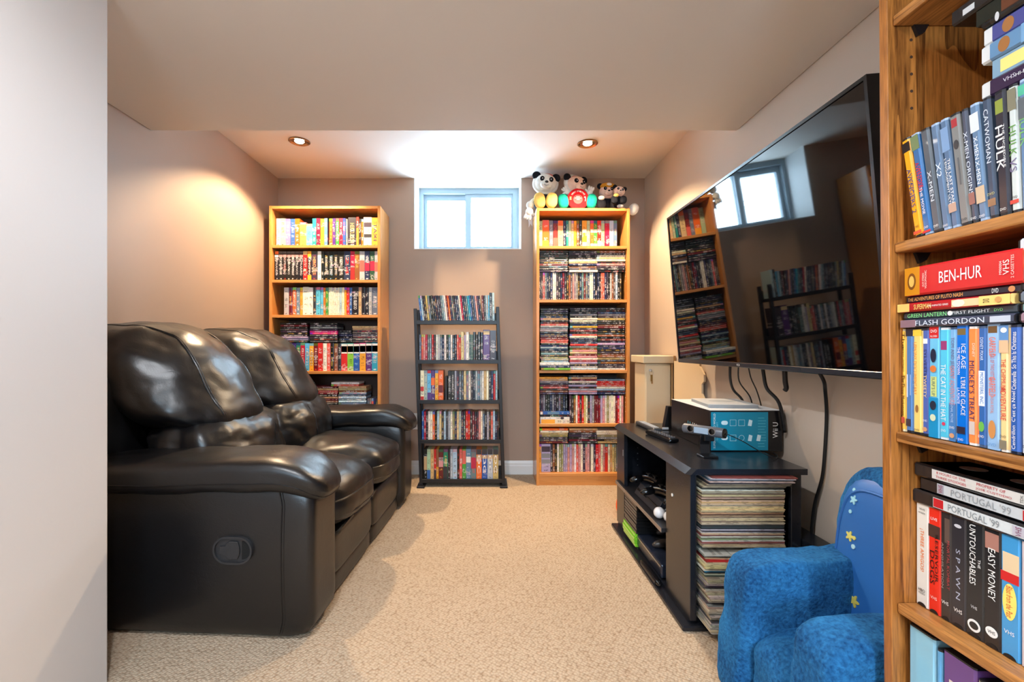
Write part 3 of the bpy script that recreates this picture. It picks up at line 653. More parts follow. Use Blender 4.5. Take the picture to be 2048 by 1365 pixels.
row('bluray_case', [(hi.get(k) or R.choice(['charcoal','slate','white','darkblue','black','bluegrey']), 25) for k in range(20)]+[('sand',36,'dvd_case'),('lilac',24),('white',36,'dvd_case'),('slate',24),('slate',24),('charcoal',32,'dvd_case'),('darkgrey',26),('black',32,'dvd_case'),('black',32,'dvd_case'),('purple',80,'box_set',0.205,None,None,[(.84,.96,'sand')]),('charcoal',76,'box_set',0.2)],
 a, b_, YR, z, f'fourth tier from the floor, {RK}', 'discs on the fourth tier of the rack')
z = RS[4]; a, b_ = RX(z)
hi = {0:'blue',1:'lightblue',4:'gold',8:'darkblue',9:'plum',13:'lightblue',14:'white',15:'maroon',16:'orange',22:'ivory',23:'crimson',27:'cyan',28:'blue',31:'rose',34:'maroon',36:'lightblue',37:'skyblue'}
row('bluray_case', [(hi.get(k) or R.choice(['charcoal','slate','darkblue','black','bluegrey','silver','navy']), R.uniform(.95,1.1)) for k in range(38)]+[('black',1.4,'dvd_case'),('lightblue',1.4,'dvd_case',0.19)],
 a+0.020, b_, YR, z, f'top tier, {RK}', 'blu-ray cases on the top tier of the rack', leanf=lambda q: -0.11 if q < 0.86 else (-0.05 if q < .93 else -0.02))

# ------------------------------------------------------------------ plush bears
P_WHITE = plush_mat('white_plush', (205,203,198), (244,242,238), 160)
P_BLACK = plush_mat('black_plush', (10,12,20), (34,36,44), 160)
P_YEL = plush_mat('yellow_plush', (222,176,84), (248,214,130), 160)
P_GREEN = plush_mat('green_plush', (0,120,104), (30,168,146), 160)
P_RED = plush_mat('red_plush', (176,14,24), (222,34,40), 160)
P_PINK = plush_mat('pale_pink_plush', (222,184,166), (244,216,200), 160)
P_HAT = plush_mat('mustard_plush', (196,128,30), (232,168,60), 160)
M_NOSE = plain('plush_nose', (14,14,18), 0.3)
def ball(name, m, par, c, h, n=2.1, seg=8, rot=None, warp=None):
    b = cubegrid(seg, soft((0,0,0), h, n, warp))
    o = obj(name, b, m, par, c); smooth(o.data)
    if rot: o.rotation_euler = rot
    return o
ZT = 1.893
def bear(label, x, y, s, tilt, face, body, foot, band=None, look=0.0, footgap=0.055, feetw=0.042):
    t = thing('plush_bear', label, 'plush toy', (x, y, ZT+0.006*s), (0,0,0), 'plush bears on the bookcase')
    ball('body', body, t, (0, 0.02*s, 0.072*s), (0.062*s, 0.055*s, 0.074*s))
    hd = ball('head', face, t, (0.0+0.012*tilt, -0.012*s, 0.168*s), (0.068*s, 0.060*s, 0.062*s), rot=(0, tilt*0.25, look))
    for q in (-1, 1): ball('ear', P_BLACK, hd, (q*0.062*s, 0.012*s, 0.052*s), (0.027*s, 0.014*s, 0.026*s))
    mz = ball('muzzle', face, hd, (0, -0.052*s, -0.020*s), (0.036*s, 0.026*s, 0.026*s))
    ball('nose', M_NOSE, mz, (0, -0.024*s, 0.010*s), (0.011*s, 0.008*s, 0.008*s), seg=5)
    obj('mouth', tube([(-0.014*s,-0.0235*s,-0.006*s),(0,-0.0265*s,-0.013*s),(0.014*s,-0.0235*s,-0.006*s)], 0.0012*s, 5), M_NOSE, mz)
    for q in (-1, 1):
        pt = ball('eye_patch', P_BLACK, hd, (q*0.026*s, -0.050*s, 0.014*s), (0.015*s, 0.010*s, 0.018*s), rot=(0, q*0.5, 0), seg=5)
        ball('eye', plain('plush_eye', (236,236,240), 0.1), pt, (0, -0.0085*s, 0.001*s), (0.0035*s, 0.0025*s, 0.0035*s), seg=4)
    for q in (-1, 1): ball('foot', foot, t, (q*footgap*s, -0.072*s, 0.048*s), (feetw*s, 0.024*s, 0.050*s), 2.4, rot=(-0.12, q*0.12, 0))
    for q in (-1, 1): obj('leg', tube([(q*0.03*s,0.01*s,0.03*s),(q*0.05*s,-0.03*s,0.028*s),(q*footgap*s,-0.066*s,0.03*s)], 0.02*s, 8), P_BLACK, t)
    if band:
        b = lathe([(0.068*s, -0.017*s), (0.082*s, -0.008*s), (0.082*s, 0.008*s), (0.068*s, 0.017*s)], 28); 
        o = obj('furry_band', b, P_WHITE, hd, (0, 0.012*s, 0.008*s), (PI/2-0.35, 0, 0), (1, 1.0, 1)); smooth(o.data)
        ball('hat', band, hd, (0.01*s, 0.036*s, 0.018*s), (0.064*s, 0.05*s, 0.062*s))
    return t, hd
def mitt(par, c, s, rot, m=P_WHITE):
    o = ball('mitten', m, par, c, (0.024*s, 0.018*s, 0.026*s), rot=rot)
    for k in range(3): ball('finger', m, o, ((k-1)*0.014*s, -0.002, -0.030*s), (0.0095*s, 0.010*s, 0.021*s), seg=5, rot=(0, (1-k)*0.18, 0))
    ball('thumb', m, o, (0.026*s, -0.004, -0.006*s), (0.017*s, 0.009*s, 0.009*s), seg=5, rot=(0, 0.5, 0))
    return o
t, hd = bear('white plush bear with furry hood and big yellow feet, hand over the shelf end', 0.383, 3.245, 1.12, 0.55, P_WHITE, P_BLACK, P_YEL, band=P_RED, footgap=0.037, feetw=0.035)
obj('arm', tube([(-0.055,0.0,0.085),(-0.085,-0.03,0.065),(-0.104,-0.05,0.036)], 0.016, 8), P_WHITE, t); ball('cuff', P_WHITE, t, (-0.106,-0.055,0.030), (0.026,0.024,0.026))
mitt(t, (-0.112,-0.07,-0.022), 1.1, (0.1, 0.3, 0))
obj('arm', tube([(0.05,0,0.095),(0.078,-0.01,0.08),(0.07,-0.03,0.05)], 0.016, 8), P_RED, t)
obj('ribbon', prism([(-0.116,-0.05),(-0.090,-0.05),(-0.09,-0.115),(-0.102,-0.098),(-0.114,-0.125)], -0.052, -0.050, 'y'), plain('pale_ribbon', (206,196,200), 0.6), t)
t, hd = bear('pink-faced plush bear with green feet holding a round red greeting sign', 0.603, 3.25, 1.06, 0.2, P_PINK, P_WHITE, P_GREEN, band=P_RED, look=0.35, footgap=0.092, feetw=0.034)
sg = obj('round_sign', lathe([(0.0,0.0),(0.034,0.0),(0.037,0.007),(0.060,0.0075),(0.073,0.004),(0.074,-0.004),(0.06,-0.012),(0.0,-0.012)], 40, axis='y'), P_RED, t, (0.004,-0.078,0.066), (PI,0,0)); smo(sg)
def arc_text(s, r, a0, a1, h, mat, par, loc):
    for k, ch in enumerate(s):
        if ch == ' ': continue
        a = a0+(a1-a0)*k/(len(s)-1)
        text(ch, h*0.75, h, mat, par, (loc[0]+r*math.sin(a), loc[1], loc[2]+r*math.cos(a)), (math.cos(a),0,-math.sin(a)), (math.sin(a),0,math.cos(a)), name='sign_letter')
arc_text('MERRY CHRISTMAS', 0.052, -0.95, 0.95, 0.010, M_WHITE, t, (0.004,-0.0870,0.066))
obj('sign_centre', prism(circle(0.033, 28, 0.004, 0.066), -0.0795, -0.0785, 'y'), plain('faded_red_felt', (206,70,72), 0.8), t)
for k, w_ in enumerate((.012, .024, .010)): obj('sign_line', box(0.004-w_, 0.004+w_, -0.0800, -0.0795, 0.081-0.010*k, 0.0845-0.010*k), M_WHITE, t)
obj('candy_motif', prism([(-0.007,-0.01),(0.007,-0.01),(0.004,0),(0.007,0.01),(-0.007,0.01),(-0.004,0)], -0.0002, 0.0, 'y'), P_YEL, t, (-0.049,-0.0864,0.07))
obj('cane_motif', tube([(0.052,-0.087,0.05),(0.054,-0.087,0.07),(0.05,-0.087,0.08),(0.045,-0.087,0.074)], 0.002, 5), M_WHITE, t)
mitt(t, (-0.068,-0.06,0.122), 0.85, (0.1, 2.4, 0)); mitt(t, (0.088,-0.05,0.118), 0.95, (0, 3.5, 0))
t, hd = bear('small dark plush bear in a mustard cap', 0.818, 3.24, 0.80, 0.3, P_PINK, P_BLACK, P_BLACK, footgap=0.06, feetw=0.04)
cp = ball('cap', P_HAT, hd, (0.0, -0.008, 0.036), (0.052, 0.046, 0.024)); ball('cap_badge', P_WHITE, cp, (0, -0.043, 0.003), (0.018, 0.006, 0.010), seg=5)
ball('hand', P_WHITE, t, (-0.05,-0.07,0.075), (0.022,0.016,0.016)); obj('arm', tube([(-0.04,0.01,0.09),(-0.056,-0.03,0.085),(-0.052,-0.06,0.077)], 0.012, 8), P_BLACK, t)
ball('hand', P_WHITE, t, (0.075,-0.085,0.014), (0.022,0.016,0.014))
t, hd = bear('tiny plush bear with yellow bow in the lap of the capped bear', 0.866, 3.135, 0.55, 0.9, P_PINK, P_BLACK, P_BLACK, footgap=0.055); t.location = (0.872, 3.150, ZT+0.022)
ball('bow', P_YEL, t, (-0.02,-0.045,0.055), (0.018,0.01,0.012)); 
t = thing('plush_tail', 'white plush tuft hanging over the wall end of the oak bookcase', 'plush toy', (0.945, 3.2, ZT))
ball('tuft', P_WHITE, t, (0.0465,-0.02,0.004), (0.034,0.03,0.042), rot=(0,0.5,0))
obj('base_loop', tube([(0.02,-0.01,0.010),(-0.01,0.0,0.0095),(-0.04,0.01,0.0095)], 0.006, 6), P_WHITE, t)

# ------------------------------------------------------------------ loveseat
sofa = thing('loveseat', 'black leather reclining loveseat with two padded backs against the wall', 'sofa', (-1.545, 1.53, 0), (0, 0, -math.radians(3.3)))
SL = 1.40
def soft_obj(name, c, h, n, warp=None, amp=0.0, sc=6, seed=0, seg=20, parent=sofa, mat=M_LEATHER):
    f = soft(c, h, n, warp, amp, sc, seed)
    o = obj(name, cubegrid(seg, f), mat, parent); smooth(o.data); return o, f
def seam(parent, f, pts, r=0.0028, m=None, k=4, name='seam'):
    P = [f(Vector(p)) for p in pts]
    return obj(name, tube(P, r, 5, k=k), m or M_LEATHER, parent)
lin = lambda a, b, n: [a+(b-a)*i/(n-1) for i in range(n)]
# frame behind the cushions and base under the seats
o, _ = soft_obj('back_frame', (0.10, SL/2, 0.47), (0.10, SL/2-0.06, 0.44), 9, seg=10)
o, _ = soft_obj('seat_base', (0.46, SL/2, 0.14), (0.44, SL/2-0.05, 0.12), 12, seg=8)
def arm(y0, sgn):
    # upright panel, padded top and stitched seams of one arm; sgn -1 = the outer face looks to the entry
    yc = y0
    def wp(w, q):
        w.y += sgn*0.012*(1-q.z*q.z)*(1 if q.y*sgn > 0 else 0.2)
        return w
    pan, f = soft_obj('arm_panel', (0.490, yc, 0.256), (0.490, 0.105, 0.252), 12, wp, 0.002, 4, 1, 18)
    seam(pan, f, [(0.86, sgn, z) for z in lin(0.97, -0.97, 14)]); seam(pan, f, [(0.875, sgn, z) for z in lin(0.97, -0.97, 14)], 0.0016)
    def wa(w, q):
        k = w.x/0.475
        w.z += 0.016*k - (0.075*max(0, k-0.62)**2*6.5)
        w.x += -0.03*max(0, -q.z)*max(0, k)
        w.y += sgn*0.01*max(0, k)
        return w
    pad, f = soft_obj('arm_pad', (0.545, yc+sgn*0.006, 0.526), (0.475, 0.145, 0.059), 4.0, wa, 0.006, 7, 3 if sgn < 0 else 9, 26)
    seam(pad, f, [(x, sgn, -0.35) for x in lin(-0.95, 0.99, 18)] + [(1, sgn*y, -0.35) for y in lin(0.95, -0.95, 10)], 0.003)
    return pan
pan = arm(0.105, -1); arm(SL-0.105, 1)
# recliner release set into the near arm panel
hx, hz = 0.725, 0.297
M_GRIP = plain('charcoal_plastic', (40,40,42), 0.35)
rim = obj('release_bezel', ring_prism(stadium(0.130, 0.088, hx, hz, 14), stadium(0.118, 0.076, hx, hz, 14), -0.022, 0.006, 'y'), M_GRIP, pan); smo(rim, 0.5)
obj('release_plate', prism(stadium(0.120, 0.078, hx, hz, 14), -0.0145, -0.006, 'y'), M_GRIP, pan)
pd_ = [(hx-0.045,hz-0.012),(hx-0.022,hz-0.012),(hx-0.020,hz-0.022),(hx-0.012,hz-0.029),(hx+0.016,hz-0.028),(hx+0.021,hz-0.014),(hx+0.0225,hz),(hx+0.021,hz+0.014),(hx+0.016,hz+0.028),(hx-0.012,hz+0.029),(hx-0.020,hz+0.022),(hx-0.022,hz+0.012),(hx-0.045,hz+0.012)]
obj('release_paddle', prism(pd_, -0.0205, -0.0146, 'y', 0.0015, 1), M_GRIP, rim)
obj('release_hollow', prism(circle(0.030, 16, hx+0.028, hz, -PI/2, PI/2), -0.0155, -0.0146, 'y'), plain('deep_black', (3,3,3), 0.9), rim)
HW = (SL-0.42)/2
for i in range(2):
    yc = 0.21+HW*(0.5+i); e = -1 if i == 0 else 1
    # seat cushion
    def ws(w, q):
        w.z += 0.035*max(0, 1-q.y*q.y)*max(0, q.z) - 0.055*max(0, q.x-0.55)*max(0, q.z) + 0.02*(1-abs(q.x))*max(0, q.z)
        w.x += 0.018*(1-q.y*q.y)*max(0, q.x)
        return w
    st, f = soft_obj('seat_cushion', (0.66, yc, 0.345), (0.315, HW/2+0.004, 0.095), 4.6, ws, 0.010, 6.5, 11+i*7, 26)
    seam(st, f, [(1, y, 0.30) for y in lin(-0.97, 0.97, 12)], 0.0042, name='piping')
    seam(st, f, [(1, y, -0.55) for y in lin(-0.95, 0.95, 10)], 0.003)
    # padded back: head roll above, lumbar roll below
    def wl(w, q):
        w.x += -0.20*(w.z) - 0.03*q.y*q.y*max(0, q.x); return w
    lb, f = soft_obj('lumbar_cushion', (0.405, yc+e*0.02, 0.540), (0.190, HW/2+0.026, 0.145), 3.2, wl, 0.016, 8, 21+i*5, 26)
    seam(lb, f, [(1, 0.35*e*-1, z) for z in lin(-0.9, 0.9, 8)], 0.003)
    def wb(w, q):
        k = q.z
        w.x += -0.10*k - 0.055*k*abs(k) + (0.028-0.10*q.y*q.y)*max(0, q.x)
        w.z += 0.035*(1-q.y*q.y)*max(0, q.z)
        return w
    bk, f = soft_obj('back_cushion', (0.236, yc+e*0.045, 0.818), (0.200, HW/2+0.052, 0.198), 3.0, wb, 0.012, 6, 31+i*9, 30)
    for s in (-0.62, 0.62):
        seam(bk, f, [(1, s, z) for z in lin(-0.85, 0.95, 10)] + [(x, s, 1) for x in lin(0.9, -0.6, 7)], 0.003)
        seam(bk, f, [(1, s+0.03, z) for z in lin(-0.85, 0.95, 10)] + [(x, s+0.03, 1) for x in lin(0.9, -0.6, 7)], 0.0015)
    # footrest under the seat front
    fo, f = soft_obj('footrest', (0.915, yc, 0.170), (0.040, HW/2-0.003, 0.082), 8, None, 0.002, 5, 3, 10)
    fl, f = soft_obj('footrest_flap', (0.912, yc, 0.052), (0.036, HW/2-0.003, 0.040), 7, None, 0.002, 5, 4, 8)
ov = obj('loose_strap', tube([(0.93,0.25,0.245),(0.958,0.245,0.25),(0.966,0.28,0.258),(0.962,0.4,0.262)], 0.008, 6), M_LEATHER, sofa)
for x in (0.10, 0.82):
    for y in (0.08, SL-0.08): obj('foot', lathe([(0.02,0),(0.024,0.02),(0.0,0.02)], 10), M_BLACK, sofa, (x, y, 0))

# ------------------------------------------------------------------ television on the wall
M_SCREEN = plain('dark_glass_screen', (4,5,7), 0.03, spec=0.5)
TA, TB = Vector((1.0025, 0, 0.865)), Vector((0.939, 0, 1.629))
tilt = math.atan2(TA.x-TB.x, TB.z-TA.z); TH = (TB-TA).length; TY0, TY1 = 1.146, 2.44; TL = TY1-TY0
tv = thing('television', 'large flat black television tilted down on the wall above the stand', 'television', (TA.x, (TY0+TY1)/2, TA.z), (0, -tilt, 0))
h2 = TL/2; bz = 0.010
o_, i_ = ([(-h2,0),(h2,0),(h2,TH),(-h2,TH)], [(-h2+bz,0.020),(h2-bz,0.020),(h2-bz,TH-bz),(-h2+bz,TH-bz)])
obj('bezel', ring_prism(o_, i_, -0.002, 0.040, 'x'), plain('tv_bezel', (20,22,26), 0.22), tv)
obj('screen', box(0.0015, 0.012, -h2+bz-0.002, h2-bz+0.002, 0.018, TH-bz+0.002), M_SCREEN, tv)
obj('chin', box(-0.004, 0.0, -h2, h2, 0.001, 0.0195, 0.0015, 1), plain('tv_chin', (40,44,52), 0.2), tv)
obj('back_shell', prism([(0.04,0.02),(0.04,TH-0.02),(0.062,TH-0.06),(0.062,TH*0.5),(0.085,TH*0.42),(0.085,0.08),(0.07,0.03)], -h2+0.03, h2-0.03, 'y'), M_BLACK, tv)
text('RCA', 0.022, 0.008, M_WHITE, tv, (-0.0045, 0.055, 0.0105), (0,-1,0), (0,0,1), name='logo_lettering')
for y in (-0.2, 0.2): obj('bracket_arm', box(0.075, 0.118, y-0.015, y+0.015, TH*0.30, TH*0.72, 0.002, 1), M_RACK, tv)
obj('bracket_plate', box(0.105, 0.116, -0.3, 0.3, TH*0.40, TH*0.52), M_RACK, tv)
cab = plain('black_cable', (14,13,14), 0.45)
for nm, pts, r, lab in (
  ('cable', [(1.055,2.02,0.88),(1.06,2.03,0.81),(1.085,2.05,0.755),(1.138,2.07,0.70),(1.141,2.08,0.60)], 0.0055, 'thick black cable hanging behind the box, first from the file cabinet'),
  ('cable', [(1.065,1.97,0.88),(1.075,1.985,0.80),(1.125,1.99,0.73),(1.142,1.995,0.66),(1.142,1.995,0.62)], 0.0028, 'thin black cable hanging beside the thick one behind the box'),
  ('cable', [(1.065,1.90,0.88),(1.08,1.905,0.82),(1.12,1.93,0.76),(1.142,1.935,0.69),(1.142,1.94,0.64)], 0.0026, 'thin black cable behind the booklet on the box'),
  ('cable', [(1.06,1.79,0.88),(1.065,1.79,0.84),(1.075,1.785,0.785),(1.11,1.765,0.73),(1.13,1.762,0.62)], 0.0065, 'sleeved black cable bundle dropping behind the near end of the box'),
  ('cable', [(1.06,1.655,0.88),(1.062,1.655,0.825),(1.066,1.655,0.80),(1.064,1.66,0.79)], 0.0085, 'short black plug end hanging under the television'),
  ('power_cord', [(1.06,1.50,0.885),(1.08,1.49,0.84),(1.115,1.53,0.80),(1.138,1.555,0.72),(1.138,1.562,0.60),(1.136,1.573,0.50),(1.132,1.60,0.41),(1.132,1.615,0.33),(1.132,1.625,0.20)], 0.0055, 'long black power cord running down the wall behind the blue chair')):
    o = tag(obj(nm, tube(pts, r, 8), cab), lab, 'cable', 'cables under the television'); smooth(o.data)

# ------------------------------------------------------------------ black stand with open end
SX0, SX1, SY0, SY1, SZ = 0.668, 1.040, 1.535, 2.420, 0.543
st = thing('media_stand', 'black media stand with open end bay under the television', 'cabinet', (SX0, SY0, 0))
P = lambda x0, x1, y0, y1, z0, z1, name='panel', bev=0.0015, m=M_STAND, parent=st: obj(name, box(x0-SX0, x1-SX0, y0-SY0, y1-SY0, z0, z1, bev, 1), m, parent)
ch = 0.014
tp = prism([(0.652-SX0, SY0-0.012-SY0+ch), (0.652-SX0+ch, -0.012), (SX1+0.012-SX0, -0.012), (SX1+0.012-SX0, SY1+0.012-SY0), (0.652-SX0+ch, SY1+0.012-SY0), (0.652-SX0, SY1+0.012-SY0-ch)], SZ-0.020, SZ, 'z')
for v in tp.verts:                                    # sloped front edge
    if v.co.x < 0.65-SX0+0.02 and v.co.z > SZ-0.001: v.co.x += 0.020
obj('top_panel', tp, M_STAND, st)
P(SX0, SX0+0.018, SY1-0.13, SY1, 0.032, SZ-0.020, 'front_panel'); P(SX0, SX0+0.018, SY0, SY0+0.212, 0.032, SZ-0.020, 'front_panel')
obj('door_magnet', box(SX0-SX0-0.002, 0.001, SY1-0.115-SY0, SY1-0.111-SY0, 0.40, 0.43), M_STEEL, st)
P(SX0+0.018, SX0+0.022, SY0+0.001, SY0+0.02, 0.032, SZ-0.020, 'end_post'); P(SX1-0.034, SX1, SY0+0.001, SY0+0.02, 0.032, SZ-0.020, 'end_post')
P(SX1-0.014, SX1-0.002, SY0+0.02, SY1-0.018, 0.032, SZ-0.020, 'back_panel', 0); P(SX0+0.018, SX1, SY1-0.018, SY1, 0.032, SZ-0.020, 'end_panel')
P(SX0+0.018, SX1-0.014, SY0+0.2135, SY0+0.2255, 0.032, SZ-0.020, 'divider', 0)
P(0.640, SX1, SY0-0.008, SY1+0.008, 0.0, 0.018, 'base_plinth', 0.004); P(SX0, SX1, SY0+0.02, SY1-0.02, 0.018, 0.032, 'bottom_board', 0)
P(SX0-0.012, SX1-0.015, SY0+0.2265, SY1-0.019, 0.236, 0.252, 'middle_shelf', 0.001, plain('worn_black_laminate', (34,33,36), 0.4))
obj('shelf_edge', box(-0.0135, -0.0115, 0.2266, SY1-0.02-SY0, 0.2365, 0.2515), plain('grey_shelf_edging', (126,112,104), 0.4), st)
P(SX0+0.023, SX1-0.015, SY0+0.03, SY0+0.2130, 0.272, 0.284, 'end_shelf', 0)
for z in (0.33, 0.36, 0.39, 0.42):
    obj('shelf_peg', box(SX1-0.0355-SX0, SX1-0.0335-SX0, 0.05, 0.055, z-0.0025, z+0.0025), M_STEEL, st)
    obj('shelf_peg', box(0.10, 0.105, SY1-0.0195-SY0, SY1-0.0175-SY0, z-0.0025, z+0.0025), M_STEEL, st)
obj('screw_cap', lathe([(0.006,0),(0.006,0.002),(0,0.003)], 10), M_WHITE, st, (-0.0002, 0.150, 0.405), (0,-PI/2,0))

# records in the open end bay
rec_pal = [(206,178,140),(222,196,156),(196,164,124),(176,146,112),(214,190,160),(150,122,96),(226,206,172),(190,170,150),(164,132,100),(204,182,150)]
low_pal = [(214,206,194),(200,190,174),(168,160,150),(120,112,106),(226,214,196),(180,168,150),(90,84,84),(206,196,182),(150,140,130),(196,176,146)]
sl = prism([(-0.138,0.0005),(-0.134,-0.0003),(0.137,0.0),(0.138,0.001),(0.138,0.0032),(0.136,0.0042),(-0.134,0.0044),(-0.138,0.0036)], 0.0, 0.214, 'y')
SLEEVE = bpy.data.meshes.new('record_sleeve'); bmesh.ops.recalc_face_normals(sl, faces=sl.faces); sl.to_mesh(SLEEVE); sl.free()
m, nt, p = nodes('printed_card_sleeve'); oi = N(nt, 'ShaderNodeObjectInfo'); tc = N(nt, 'ShaderNodeTexCoord')
cb = N(nt, 'ShaderNodeMapping'); cb.inputs['Scale'].default_value = (40, 2, 300); nt.links.new(tc.outputs['Object'], cb.inputs['Vector'])
nz = N(nt, 'ShaderNodeTexNoise'); nz.inputs['Scale'].default_value = 1; nz.noise_dimensions = '4D'; nt.links.new(cb.outputs[0], nz.inputs['Vector']); nt.links.new(math_(nt, 'MULTIPLY', oi.outputs['Random'], 50.0), nz.inputs['W'])
nt.links.new(mixc(nt, math_(nt, 'MULTIPLY', math_(nt, 'GREATER_THAN', nz.outputs['Fac'], 0.56), 0.45), oi.outputs['Color'], srgb(70,54,44)), p.inputs['Base Color']); p.inputs['Roughness'].default_value = 0.6
SLEEVE.materials.append(m)
def record(k, z, rgb, x, y, yaw, where, tilt=0.0):
    o = bpy.data.objects.new('record_sleeve', SLEEVE); COL.objects.link(o); o.location = (x, y, z); o.rotation_euler = (tilt, 0, yaw); o.color = srgb(*jit(tuple(v*0.88 for v in rgb), 10))
    nm = 'dark' if sum(rgb) < 330 else ('red' if rgb[0] > 150 and rgb[1] < 90 else ('blue' if rgb[2] > rgb[0]+20 else ('tan' if rgb[0]-rgb[2] > 40 else 'off-white')))
    tag(o, f"{nm} record sleeve, {nth(k)} from the top of the {where} stack in the stand's open end", 'record', f'records in the {where} stack')
UP = {0:(150,60,70),1:(220,214,206),2:(70,110,130),4:(40,38,40),8:(120,116,112),9:(44,42,44),10:(236,230,220),13:(120,104,92),17:(90,60,44),22:(240,214,168),23:(236,204,150),24:(242,208,150),28:(100,72,52),36:(40,44,56),37:(60,60,64),38:(30,34,44),39:(190,190,186),40:(50,52,58),41:(200,196,190),43:(110,44,40),44:(214,204,190),46:(150,160,110),47:(220,216,206),48:(160,90,70)}
NU = 52; zt = 0.2845
for k in range(NU):
    z = zt + (NU-1-k)*0.00455
    top = max(0, 9-k)
    record(k+1, z, UP.get(k) or R.choice(rec_pal), 0.838+top*0.003+R.uniform(-0.0025,0.003), 1.523-top*0.0035+R.uniform(-0.004,0.004)+(0.012 if k < 3 else 0), R.uniform(-0.012,0.012)+(-0.03 if k < 4 else 0), 'upper')
LO = {0:(226,222,214),1:(206,200,194),2:(40,38,40),3:(226,208,170),4:(206,44,40),5:(232,214,176),6:(222,196,150),7:(226,202,156),8:(214,186,140),9:(232,226,214),10:(40,120,160),11:(44,40,36)}
NL = 46
for k in range(NL):
    z = 0.0325 + (NL-1-k)*0.00505
    q = k/NL
    record(k+1, z, LO.get(k) or R.choice(low_pal), 0.842+0.005*math.sin(k*0.55)+R.uniform(-0.004,0.004), 1.515-0.055*q+0.007*math.sin(k*0.7)+R.uniform(-0.004,0.004), R.uniform(-0.035,0.02), 'lower')

# ------------------------------------------------------------------ on top of the stand
M_CARD = plain('black_carton', (22,20,22), 0.25); M_TEAL = plain('teal_carton', (10,134,164), 0.35); M_CARDW = plain('white_carton', (226,230,232), 0.4)
bx0, bx1, by0, by1, bz0, bz1 = 0.851, 1.132, 1.78, 2.16, SZ, 0.701
t = thing('console_box', 'long black and teal console carton on top of the stand', 'box', (bx0, by0, bz0), (0, 0, 0)); w_, d_, h_ = bx1-bx0, by1-by0, bz1-bz0
obj('carton', box(0, w_, 0, d_, 0, h_, 0.002, 1), M_CARD, t)
obj('lid_panel', box(0.001, w_-0.001, 0.001, d_-0.001, h_, h_+0.0006), M_CARDW, t)
obj('end_print', box(0.004, w_*0.80, -0.0006, 0.0, 0.004, h_-0.006), M_TEAL, t)
lt = (1,0,0); upz = (0,0,1)
text('Wii U', 0.060, 0.020, M_WHITE, t, (w_*0.90, -0.0008, h_*0.52), (0,0,1), (-1,0,0), name='logo_lettering')
text('SUPER MARIO 3D WORLD', 0.135, 0.008, M_WHITE, t, (0.017, -0.0009, h_*0.5), (0,0,1), (-1,0,0))
text('DELUXE SET', 0.07, 0.005, ink((150,214,226)), t, (0.028, -0.0009, h_*0.5), (0,0,1), (-1,0,0))
M_ICON = plain('pale_icon_ink', (206,232,238), 0.4)
def icon(cx, cz, kind):
    if kind == 0: b = ring_prism(stadium(0.026,0.017,0,0,6), [(-0.006,-0.005),(0.006,-0.005),(0.006,0.005),(-0.006,0.005)]*5+[(-0.006,-0.005),(0.006,-0.005)][:0], 0, 0.0003, 'z') if False else prism(stadium(0.026,0.016,0,0,6), 0, 0.0003, 'z')
    elif kind == 1: b = ring_prism([(-0.012,-0.012),(0.012,-0.012),(0.012,0.012),(-0.012,0.012)], [(-0.011,-0.011),(0.011,-0.011),(0.011,0.011),(-0.011,0.011)], 0, 0.0003, 'z')
    elif kind == 2: b = ring_prism(circle(0.011,18), circle(0.0096,18), 0, 0.0003, 'z')
    else: b = prism([(-0.009,-0.011),(0.005,-0.013),(0.009,0.009),(-0.004,0.013)], 0, 0.0003, 'z')
    o = obj('icon', b, M_ICON, t); o.matrix_basis = Matrix.Translation((cx, -0.0009, cz)) @ axes(o, lt, upz)
for r_, zc in ((0, h_*0.70), (1, h_*0.33)):
    for q, kd in enumerate(((0,1,1,3), (0,1,2,3,3))[r_]): icon(0.056+0.033*q, zc, kd)
for r_ in range(11): obj('fine_print', box(w_*0.66, w_*0.66+R.uniform(0.024,0.032), -0.0009, -0.0006, 0.018+r_*0.011, 0.0205+r_*0.011), ink((80,176,196)), t)
text('Wii', 0.055, 0.026, M_WHITE, t, (-0.0008, 0.125, h_*0.47), (0,-1,0), (0,0,1), name='logo_lettering'); text('U', 0.024, 0.026, ink((60,180,214)), t, (-0.0008, 0.185, h_*0.47), (0,-1,0), (0,0,1), name='logo_lettering')
t = thing('booklet', 'thin pale grey booklet with a round emblem lying on the console carton', 'book', (0.985, 1.93, bz1+0.0008), (0,0,-0.12))
obj('pages', box(-0.095, 0.095, -0.088, 0.13, 0.0006, 0.013, 0.001, 1), plain('grey_paper', (150,152,154), 0.6), t); obj('cover', box(-0.097, 0.097, -0.09, 0.132, 0.013, 0.0142), plain('pale_cover', (206,212,216), 0.3), t)
obj('cover', box(-0.097, 0.097, -0.09, 0.132, 0.0, 0.0007), plain('pale_cover', (206,212,216), 0.3), t)
obj('emblem', prism(circle(0.03, 24, 0, 0.03, rx=0.055), 0.0142, 0.0145, 'z'), plain('emblem_grey', (170,178,184), 0.4), t)
t = thing('router', 'small black upright device between the carton and the file cabinet', 'router', (0.865, 2.235, SZ))
obj('body', prism([(-0.02,0.003),(0.03,0.003),(0.03,0.115),(0.0,0.115)], 0, 0.03, 'y', 0.002, 1), M_BLACK, t); obj('base', box(-0.03, 0.04, -0.008, 0.038, 0, 0.004), M_BLACK, t); obj('silver_foot', box(-0.03, 0.0, -0.009, -0.001, 0.004, 0.013), plain('silver_plastic', (190,192,196), 0.3), t)
